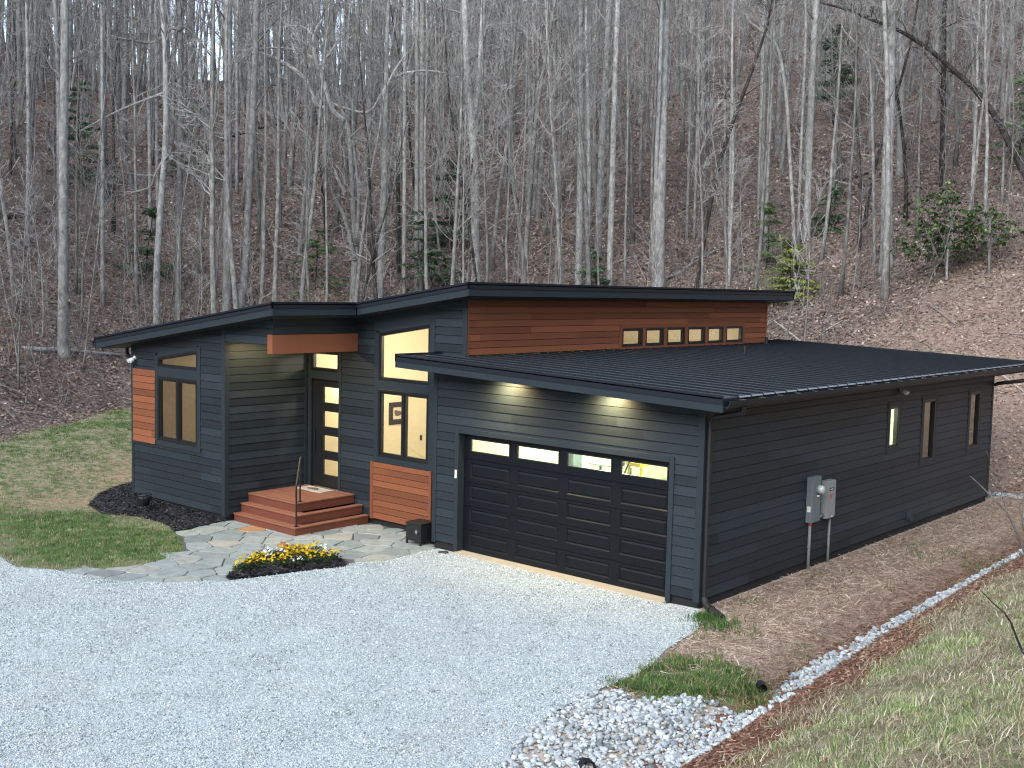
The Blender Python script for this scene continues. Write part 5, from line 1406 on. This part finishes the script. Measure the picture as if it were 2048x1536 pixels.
hero('thickest pale twin trunk above the clerestory windows', [(1316, 590, 34), (1317, 560, 25), (1321, 378, 21), (1327, 189, 18), (1332, 0, 16)], seed=30, H=26, start=.5, sides=14, forks=[[(1308, 560, 11), (1309, 470, 10), (1314, 300, 9), (1320, 150, 8), (1324, 0, 7)]])
hero('thin white sapling left of the thickest twin trunk', [(1249, 580, 5), (1251, 450, 5), (1255, 290, 4), (1256, 180, 4), (1254, 90, 3)], seed=31, H=13)
hero('dark leaning trunk right of the thickest twin trunk', [(1391, 592, 11), (1398, 540, 9), (1427, 378, 8), (1450, 290, 8), (1472, 227, 8), (1510, 125, 6), (1535, 50, 5)], 'darkbark', seed=32, H=13, start=.5)
hero('slim pale tree right of the dark leaning trunk base', [(1451, 516, 6), (1450, 400, 5), (1450, 250, 5), (1449, 132, 5), (1447, 20, 4)], seed=33, H=15)
hero('mottled slim tree just before the pale slim one', [(1458, 572, 7), (1461, 470, 6), (1466, 340, 5), (1464, 125, 5), (1466, 20, 4)], seed=34, H=16)
hero('first trunk of the grey row left of the yellow green hemlock', [(1519, 440, 11), (1521, 359, 11), (1525, 180, 10), (1529, 0, 9)], seed=35, H=20, start=.5)
hero('second trunk of the grey row left of the yellow green hemlock', [(1522, 470, 9), (1524, 360, 9), (1530, 180, 8), (1536, 38, 8)], seed=36, H=18, start=.5)
hero('third slim trunk of the grey row left of the yellow green hemlock', [(1531, 505, 8), (1533, 420, 7), (1540, 250, 6), (1547, 113, 6), (1550, 0, 5)], seed=37, H=17)
hero('crooked mottled stem behind the yellow green hemlock', [(1588, 505, 8), (1587, 440, 7), (1580, 320, 7), (1574, 210, 7), (1562, 120, 6), (1545, 80, 5), (1500, 45, 4)], seed=38, H=11, nb=12, limbs=[[(1564, 130, 5), (1530, 70, 4), (1510, 30, 3)]])
hero('pale mottled slim tree right of the crooked mottled stem', [(1596, 490, 7), (1602, 300, 6), (1609, 150, 5), (1612, 55, 5)], seed=39, H=16)
hero('left slim trunk of the pair above the roof middle', [(1373, 482, 6), (1376, 380, 6), (1381, 208, 6), (1385, 80, 5)], seed=40, H=18)
hero('right slim trunk of the pair above the roof middle', [(1388, 482, 6), (1391, 380, 6), (1396, 208, 6), (1399, 80, 5)], seed=41, H=18)
hero('thick smooth grey tree right of the yellow green hemlock', [(1612, 480, 22), (1614, 440, 16), (1619, 292, 14), (1625, 146, 14), (1633, 0, 13)], seed=42, H=22, start=.5)
hero('very thick pale tree left of the rhododendron', [(1773, 532, 32), (1773, 500, 25), (1774, 365, 22), (1780, 182, 20), (1782, 0, 18)], seed=43, H=26, start=.5, sides=14)
hero('dim grey trunk behind the very thick pale tree', [(1799, 352, 15), (1800, 300, 14), (1803, 150, 13), (1804, 0, 12)], seed=44, H=22, start=.5)
hero('thin white stem close left of the very thick pale tree', [(1748, 530, 8), (1749, 480, 7), (1745, 255, 6), (1738, 110, 5), (1722, 75, 4)], seed=45, H=11)
hero('brown trunk above the rhododendron', [(1883, 375, 12), (1885, 300, 11), (1887, 182, 10), (1888, 40, 8)], 'darkbark', seed=46, H=18)
hero('slim white stem rising right of the rhododendron', [(1943, 418, 8), (1947, 330, 7), (1953, 204, 6), (1955, 100, 5)], seed=47, H=13)
hero('thin bare stem at the right above the rhododendron', [(2004, 410, 6), (2008, 300, 5), (2011, 204, 5), (2020, 120, 4)], seed=48, H=12)
hero('thin mottled tree left of the grey row of trunks', [(1458, 560, 6), (1460, 400, 6), (1464, 200, 6), (1465, 36, 5)], seed=49, H=16)
hero('dark tree arching down from the upper middle to the right edge', [(2075, 392, 15), (2048, 345, 14), (2018, 285, 13), (1990, 232, 12), (1950, 180, 11), (1910, 143, 10), (1860, 100, 9), (1800, 62, 7), (1740, 38, 6), (1690, 18, 5), (1640, 5, 4)], 'darkbark', seed=50, H=8, ext=False, start=.45, nb=22, Lf=.22)
hero('thin white stem under the rhododendron', [(1893, 560, 5), (1895, 510, 4), (1896, 450, 3)], seed=51, H=5, ext=False, nb=4)
hero('pale stem under the right half of the rhododendron', [(1978, 548, 5), (1979, 490, 5), (1981, 430, 4)], seed=52, H=4, ext=False, nb=4)

# the rest of the wood, tree by tree where it stands nearest
RT = np.random.default_rng(5)
taken = [tuple(o.location[:2]) for o in bpy.data.objects if o.get('category') == 'tree']
def spot(rmin, rmax, azs=(-.53, .53), gap=1.0, tries=400, smin=.8):
    for _ in range(tries):
        a = RT.uniform(*azs); r = math.sqrt(RT.uniform(rmin ** 2, rmax ** 2))
        x = CAM[0] + r * (f2[0] + math.tan(a) * r2[0]); y = CAM[1] + r * (f2[1] + math.tan(a) * r2[1])
        if float(sdist(YARD, np.array([x]), np.array([y]))[0]) > -smin: continue
        if x > 1 and y < 22 + .0 * x: continue
        if any((x - q[0]) ** 2 + (y - q[1]) ** 2 < gap * gap for q in taken): continue
        taken.append((x, y)); return x, y
    return None
LB = 'slender bare grey tree among many alike on the leafy slope'
LS = 'thin bare sapling among many alike on the leafy slope'
n_ = 0
for i in range(165):
    p = spot(42, 66, gap=1.15)
    if p is None: continue
    k = int(RT.choice([0, 2, 3, 4, 5, 6, 7, 9, 10], p=[.1, .15, .17, .15, .08, .1, .13, .06, .06]))
    add_tree(k, p[0], p[1], RT.uniform(.85, 1.2), RT.uniform(0, 6.28), LB, tilt=(RT.normal(0, .03), RT.normal(0, .03)))
for i in range(75):
    p = spot(33, 52, azs=(-.53, .53) if i > 40 else (-.53, -.18), gap=.6, smin=.4)
    if p is None: continue
    k = int(RT.choice([11, 12, 13, 14])); add_tree(k, p[0], p[1], RT.uniform(.7, 1.15), RT.uniform(0, 6.28), LS, 'bare_sapling', tilt=(RT.normal(0, .07), RT.normal(0, .07)))

def forest(name, label, spots_, plist, seed, matk=('bark', 'twig')):
    """many far trees read as one mass: one object"""
    r = np.random.default_rng(seed); V, F, MI = [], [], []; off = 0
    for (x, y) in spots_:
        k = plist[r.integers(len(plist))]; v, f, nt_ = k
        s = r.uniform(.8, 1.25); a = r.uniform(0, 6.283); ca, sa = math.cos(a) * s, math.sin(a) * s
        tx, ty = r.normal(0, .03, 2)
        X_ = v[:, 0] * ca - v[:, 1] * sa + v[:, 2] * tx + x; Y_ = v[:, 0] * sa + v[:, 1] * ca + v[:, 2] * ty + y; Z_ = v[:, 2] * s + hz(x, y)
        V.append(np.stack([X_, Y_, Z_], -1)); F.append(f + off); off += len(v)
        m = np.ones(len(f), np.int32); m[:nt_] = 0; MI.append(m)
    me = np_mesh(name, np.concatenate(V), np.concatenate(F))
    for q in matk: me.materials.append(M[q])
    me.polygons.foreach_set('material_index', np.concatenate(MI))
    o = link(name, me); return tag(o, label, 'forest', kind='stuff')
def light_proto(H, r, seed, start, nb, Lf, lev, wob=.04, rmin=.009):
    rg = random.Random(seed); pts, rs = trunk_pts(H, r, rg, 8, .03, wob); t = MB(); t.tube(pts, rs, 5, False); nt_ = len(t.f)
    crown(t, pts, rs, start, nb, rg, Lf, lev, rmin=rmin)
    return np.array(t.v), np.array(t.f), nt_
far_p = [light_proto(H, r, 300 + i, s_, 15, .22, 1) for i, (H, r, s_) in enumerate([(16, .13, .3), (14, .10, .25), (18, .16, .35), (13, .09, .25), (15, .12, .3), (12, .075, .2)])]
sp = []
for i in range(900):
    p = spot(58, 104, azs=(-.56, .56), gap=.9, tries=60)
    if p and not (abs((p[0] + 51) * .55 + (p[1] - 28) * .84 - 1) < 1.3 and p[0] < -34 and RT.random() < .8): sp.append(p)
for i in range(260):
    p = spot(72, 98, azs=(-.52, .0), gap=.5, tries=40)
    if p and not abs((p[0] + 51) * .55 + (p[1] - 28) * .84 - 1) < 1.0: sp.append(p)
forest('far_forest', 'leafless grey forest high on the hillside', sp, far_p, 8, ('midbark', 'twig'))
# trees standing outside the frame shade the sides and show in the window glass
sp = []
for i in range(420):
    a = RT.uniform(0, 1)
    x, y = (RT.uniform(14, 60), RT.uniform(14, 60)) if a < .5 else ((RT.uniform(40, 70), RT.uniform(-20, 20)) if a < .65 else (RT.uniform(-60, -22), RT.uniform(-16, 40)))
    if float(sdist(YARD, np.array([x]), np.array([y]))[0]) > -1 and x < 22: continue
    P = np.array([x, y, 5]) - CAM; zc = P @ fw
    if zc > 1 and abs(P @ rt) / zc < .52: continue
    sp.append((x, y))
forest('side_forest', 'leafless forest beside the yard', sp, far_p, 9)
# undergrowth of thin stems and fallen sticks
und = [light_proto(H, r, 400 + i, .15, 7, .35, 1, .12, .006) for i, (H, r) in enumerate([(2.6, .013), (3.6, .016), (1.8, .011), (4.4, .018), (3.0, .014)])]
sp = []
for i in range(800):
    p = spot(31, 62, azs=(-.55, .55), gap=.25, tries=40, smin=.3)
    if p and not (p[0] > -2 and p[1] < 27 and RT.random() < .8): sp.append(p)
forest('undergrowth', 'thin bare undergrowth stems on the leafy slope', sp, und, 10, ('stem', 'stem'))
n = 800
az = RT.uniform(-.53, .53, n); rr = 29 + 36 * RT.random(n); x = CAM[0] + rr * (f2[0] + np.tan(az) * r2[0]); y = CAM[1] + rr * (f2[1] + np.tan(az) * r2[1])
k = sdist(YARD, x, y) < -.4; x, y = x[k], y[k]; n = len(x)
stick = [(-1, -.02, 0), (-.2, -.025, .05), (-.2, .025, .05), (-1, .02, 0), (1, -.012, .02), (1, .012, .02)]
L_ = RT.uniform(.3, 1.3, n)
R_ = align(normals(x, y), rot_zxy(RT.uniform(0, 6.283, n), RT.normal(0, .12, n), RT.normal(0, .1, n)))
tag(link('fallen_sticks', scatter('fallen_sticks', stick, [(0, 1, 2, 3), (1, 4, 5, 2)], place(x, y, .06), R_, np.stack([L_, L_, L_], -1), pal([(.16, .135, .12), (.27, .24, .215), (.38, .35, .31), (.09, .07, .06)], n, .2, [.35, .35, .15, .15])), M['col']), 'fallen sticks on the leafy slope', 'sticks', kind='stuff')

def log(label, a, b, r, mat='bark', lift=.1):
    A = hit(*a); Bq = hit(*b); A[2] += lift * .5; Bq[2] += lift
    rg = random.Random(int(a[0])); n = 7; pts = [Vector(A).lerp(Vector(Bq), k / (n - 1)) + Vector((rg.gauss(0, .04), rg.gauss(0, .04), rg.gauss(0, .03))) for k in range(n)]
    o = thing('fallen_log', label, 'log', tuple(A)); mb = MB(); mb.tube(pts, [r * (1 - .08 * k) for k in range(n)], 9); part(mb, 'log', mat, o, True)
    mb = MB()
    for k in (2, 3, 5): branch(mb, pts[k], (rg.gauss(0, .6), rg.gauss(0, .6), .7), rg.uniform(.5, 1.0), r * .3, 0, rg, 3)
    part(mb, 'branch_stub', 'twig', o)
log('pale fallen log lying behind the thick leftmost tree', (48, 700), (252, 716), .11)
log('dark fallen log high on the left slope', (2, 437), (140, 424), .12, 'darkbark')
log('dark leaning deadfall between the leaning tree and the gnarled tree', (445, 293), (632, 258), .10, 'darkbark', 1.0)
log('pale fallen pole right of the thickest twin trunk', (1335, 560), (1430, 505), .07)
log('weathered pole lying below the pale fallen pole', (1330, 540), (1445, 498), .05)
log('pale broken pole on the slope left of the very thick tree', (1660, 398), (1692, 366), .07)
log('dark fallen trunk above the broken pole', (1640, 374), (1735, 350), .10, 'darkbark')
log('bleached stick lying below the very thick pale tree', (1738, 570), (1808, 546), .05)

# evergreens
needle = [(-.5, -.16, 0), (.5, -.10, -.05), (.5, .10, -.05), (-.5, .16, 0)]
def hemlock(label, u, w, H, spread, cols, seed, start=.12, dens=1.0, base=None):
    B = hit(u, w) if base is None else np.array(base); r = np.random.default_rng(seed); rg = random.Random(seed)
    o = thing('hemlock', label, 'tree', tuple(B))
    pts, rs = trunk_pts(H, H * .011 + .01, rg, 8, .04, .05); tm = MB(); tm.tube(pts, rs, 6, True); tm.build('trunk', M['darkbark'], o, True)
    P, RZ, T, S, C = [], [], [], [], []; bmh = MB()
    nb = int(26 * dens * (H / 3) ** .6)
    for b in range(nb):
        t = start + (1 - start) * r.random(); z = H * t; L = 1.15 * spread * (1 - t * .75) * r.uniform(.6, 1.1); a = r.uniform(0, 6.283)
        k = min(int(t * 7), 6); base_p = pts[k].lerp(pts[k + 1], t * 7 - k)
        tip = base_p + Vector((math.cos(a) * L, math.sin(a) * L, L * r.uniform(-.25, .2)))
        bmh.tube([base_p, base_p.lerp(tip, .5) + Vector((0, 0, .05 * L)), tip], [.012, .008, .004], 3, False)
        m = int(64 * L / spread + 14); shade = r.uniform(.6, 1.3)
        for q in range(m):
            f = r.uniform(.2, 1.05); side = r.normal(0, .2 * L + .04)
            p = base_p.lerp(tip, f); p = p + Vector((-math.sin(a) * side, math.cos(a) * side, -.05 * abs(side) + r.normal(0, .03)))
            P.append(p); RZ.append(a + r.normal(0, .7)); S.append(r.uniform(.10, .2) * (.8 + .1 * H)); C.append(np.array(cols[r.integers(len(cols))]) * shade * r.uniform(.7, 1.3))
    bmh.build('branches', M['darkbark'], o)
    n = len(P); S = np.array(S)
    link('crown', scatter('crown', needle, leaf_f, np.array([tuple(p) for p in P]), rot_zxy(np.array(RZ), r.normal(0, .8, n), r.normal(.25, .5, n)), np.stack([S, S * 1.2, S], -1), np.array(C)), M['foliage_e'], o)
    return o
YG = [(.23, .28, .06), (.29, .33, .09), (.15, .20, .05)]; DG = [(.075, .135, .075), (.095, .16, .085), (.055, .10, .06)]; MG = [(.10, .17, .07), (.14, .21, .09)]
hemlock('yellow green hemlock sapling above the right end of the clerestory roof', 1580, 600, 2.5, 1.5, YG, 1, .05, 2.6)
hemlock('dark green hemlock sapling among the grey row of trunks', 1530, 540, 3.0, 1.2, MG, 2, .1, .9)
hemlock('dim green hemlock left of the crooked pale tree', 290, 560, 3.4, 1.6, DG, 3, .05, .9)
hemlock('dim green hemlock beside the gnarled dark tree', 630, 580, 2.8, 1.5, MG, 4, .05, .8)
hemlock('dark hemlock between the dead snag and the close pair', 868, 590, 4.2, 1.5, DG, 5, .2, .9)
hemlock('dark hemlock high behind the thick leftmost tree', 165, 380, 5.5, 2.0, DG, 6, .05, 1)
hemlock('dark hemlock behind the straight pale tree', 398, 360, 4.5, 2.0, DG, 7, .05, 1)
hemlock('green hemlock right of the thick smooth grey tree', 1648, 470, 2.2, 1.2, DG, 8, .05, .9)
hemlock('pale green hemlock at the right picture edge', 2035, 330, 4.5, 1.8, MG, 9, .1, .9)
hemlock('small hemlock sapling low behind the clerestory roof middle', 1196, 590, 2.0, 1.0, DG, 10, .1, .8)
hemlock('dark hemlock left of the tall forked tree', 905, 500, 4.5, 1.7, DG, 11, .1, 1)
hemlock('dark hemlock high between the smooth and the very thick trees', 1668, 260, 6.5, 2.2, DG, 12, .3, .9)

# rhododendron
def rhodo(label, stems, seed, centers):
    B = hit(*stems[0][0]); r = np.random.default_rng(seed); rg = random.Random(seed)
    o = thing('rhododendron', label, 'shrub', tuple(B))
    sm = MB()
    for s_ in stems:
        P = [Vector(on_plane(u, w, B, rg.gauss(0, .3))) for u, w in s_]; s1 = MB(); s1.tube(P, [.03, .022, .016, .012][:len(P)], 5); part(s1, 'stem', 'bark', o)
    V = []
    C = []; RZ = []; TI = []; S = []
    for (u, w, ru, rw, nc) in centers:
        for q in range(nc):
            uu = u + r.normal(0, ru * .5); ww = w + r.normal(0, rw * .5); c = on_plane(uu, ww, B, r.normal(0, .7))
            tone = r.uniform(.55, 1.35)
            base_c = np.array([(.075, .125, .045), (.055, .095, .042), (.13, .18, .07), (.22, .26, .11)][r.choice(4, p=[.4, .35, .17, .08])])
            sm.tube([Vector(c) - Vector((0, 0, .35)) + Vector((r.normal(0, .12), r.normal(0, .12), 0)), Vector(c)], [.009, .006], 3, False)
            for k in range(9):
                a = 6.283 * k / 9 + r.normal(0, .2); dr = r.uniform(.15, .95)
                d = np.array([math.cos(a) * math.cos(dr), math.sin(a) * math.cos(dr), -math.sin(dr)]); L = r.uniform(.14, .22)
                V.append(c + d * L * .55); RZ.append(a); TI.append(dr); S.append(L); C.append(base_c * tone * r.uniform(.8, 1.2))
    n = len(V); S = np.array(S)
    Rm = rot_zxy(np.array(RZ), np.zeros(n), np.array(TI))
    tv = [(-.55, 0, 0), (-.15, -.19, .02), (.25, -.18, .02), (.55, 0, -.02), (.25, .18, .02), (-.15, .19, .02)]
    tf = [(0, 1, 4, 5), (1, 2, 3, 4)]
    part(sm, 'twigs', 'darkbark', o)
    link('crown', scatter('crown', tv, tf, np.array(V) - B, Rm, np.stack([S, S, S], -1), np.array(C)), M['foliage_e'], o)
    return o
rhodo('broad dark green rhododendron on the slope right of the very thick tree', [[(1893, 556), (1888, 500), (1880, 450)], [(1870, 552), (1866, 500), (1850, 455)], [(1957, 540), (1950, 500), (1930, 450)], [(1995, 525), (1998, 490), (1985, 450)], [(1893, 520), (1905, 470), (1898, 400)]],
      3, [(1855, 445, 55, 50, 80), (1905, 470, 60, 45, 70), (1955, 440, 60, 50, 80), (1895, 395, 45, 35, 40), (1990, 455, 45, 40, 36), (1820, 495, 40, 15, 20), (1880, 490, 60, 30, 36)])
# bare bushes of rust leaves
for lab, u, w, sd_, hh in (('rust leaved bush at the left edge below the slim mottled tree', 18, 720, 1, 1.6), ('rust leaved beech sapling above the rhododendron', 1850, 262, 2, 2.2), ('rust leaved beech sapling right of the rhododendron top', 1975, 352, 3, 2.0)):
    B = hit(u, w); r = np.random.default_rng(sd_); rg = random.Random(sd_); o = thing('beech_sapling', lab, 'shrub', tuple(B))
    mb = MB(); pts, rs = trunk_pts(hh, .02, rg, 6, .05, .1); mb.tube(pts, rs, 5); cr_ = MB(); crown(cr_, pts, rs, .2, 16, rg, .45, 1); mb.build('trunk', M['twig'], o); cr_.build('twigs', M['twig'], o)
    vv = np.array(cr_.v); q = r.choice(len(vv), 220); s = r.uniform(.05, .09, 220)
    link('leaves', scatter('leaves', leaf_t, leaf_f, vv[q] + r.normal(0, .05, (220, 3)), rnd_rot(220, 1.0), np.stack([s, s * .8, s], -1), pal([(.30, .15, .07), (.36, .21, .11), (.22, .10, .05)], 220)), M['leafcol'], o)

# bare stems on the near bank
def stem(label, pts, dist, wd, twigs, seed):
    rg = random.Random(seed); B = CAM + ray(*pts[0]) * dist; B[2] = hz(B[0], B[1])
    B = hit(*pts[0]); o = thing('bare_sapling', label, 'sapling', tuple(B)); depth = (B - CAM) @ fw
    mb = MB(); P = [Vector(on_plane(u, w, B)) for u, w in pts]; n = len(P); mb.tube(P, [max(.003, wd * depth / F_PX / 2 * (1 - .6 * k / (n - 1))) for k in range(n)], 6); part(mb, 'stem', 'stem' if seed != 3 else 'darkbark', o)
    if twigs:
        mb = MB()
        for t in twigs:
            P = [Vector(on_plane(u, w, B)) for u, w in t]; mb.tube(P, [.006, .005, .003][:len(P)], 4)
        part(mb, 'twig', 'stem', o)
stem('forked bare sapling growing by the far end of the ditch', [(2052, 1112), (2040, 1080), (2026, 1048), (2012, 1022), (1985, 995), (1960, 970), (1940, 952)], 20, 5, [[(2012, 1022), (2005, 995), (1998, 960)], [(1990, 950), (1980, 920), (1972, 900)]], 1)
stem('short bare stem at the right picture edge by the ditch', [(2060, 1100), (2046, 1050), (2041, 1010)], 20, 5, [[(2041, 1012), (2028, 1012), (2015, 1016)]], 2)
stem('dark arching vine stem on the grassy bank', [(2050, 1315), (2035, 1280), (2022, 1245), (2008, 1225), (1985, 1205), (1963, 1182)], 12, 5, [], 3)
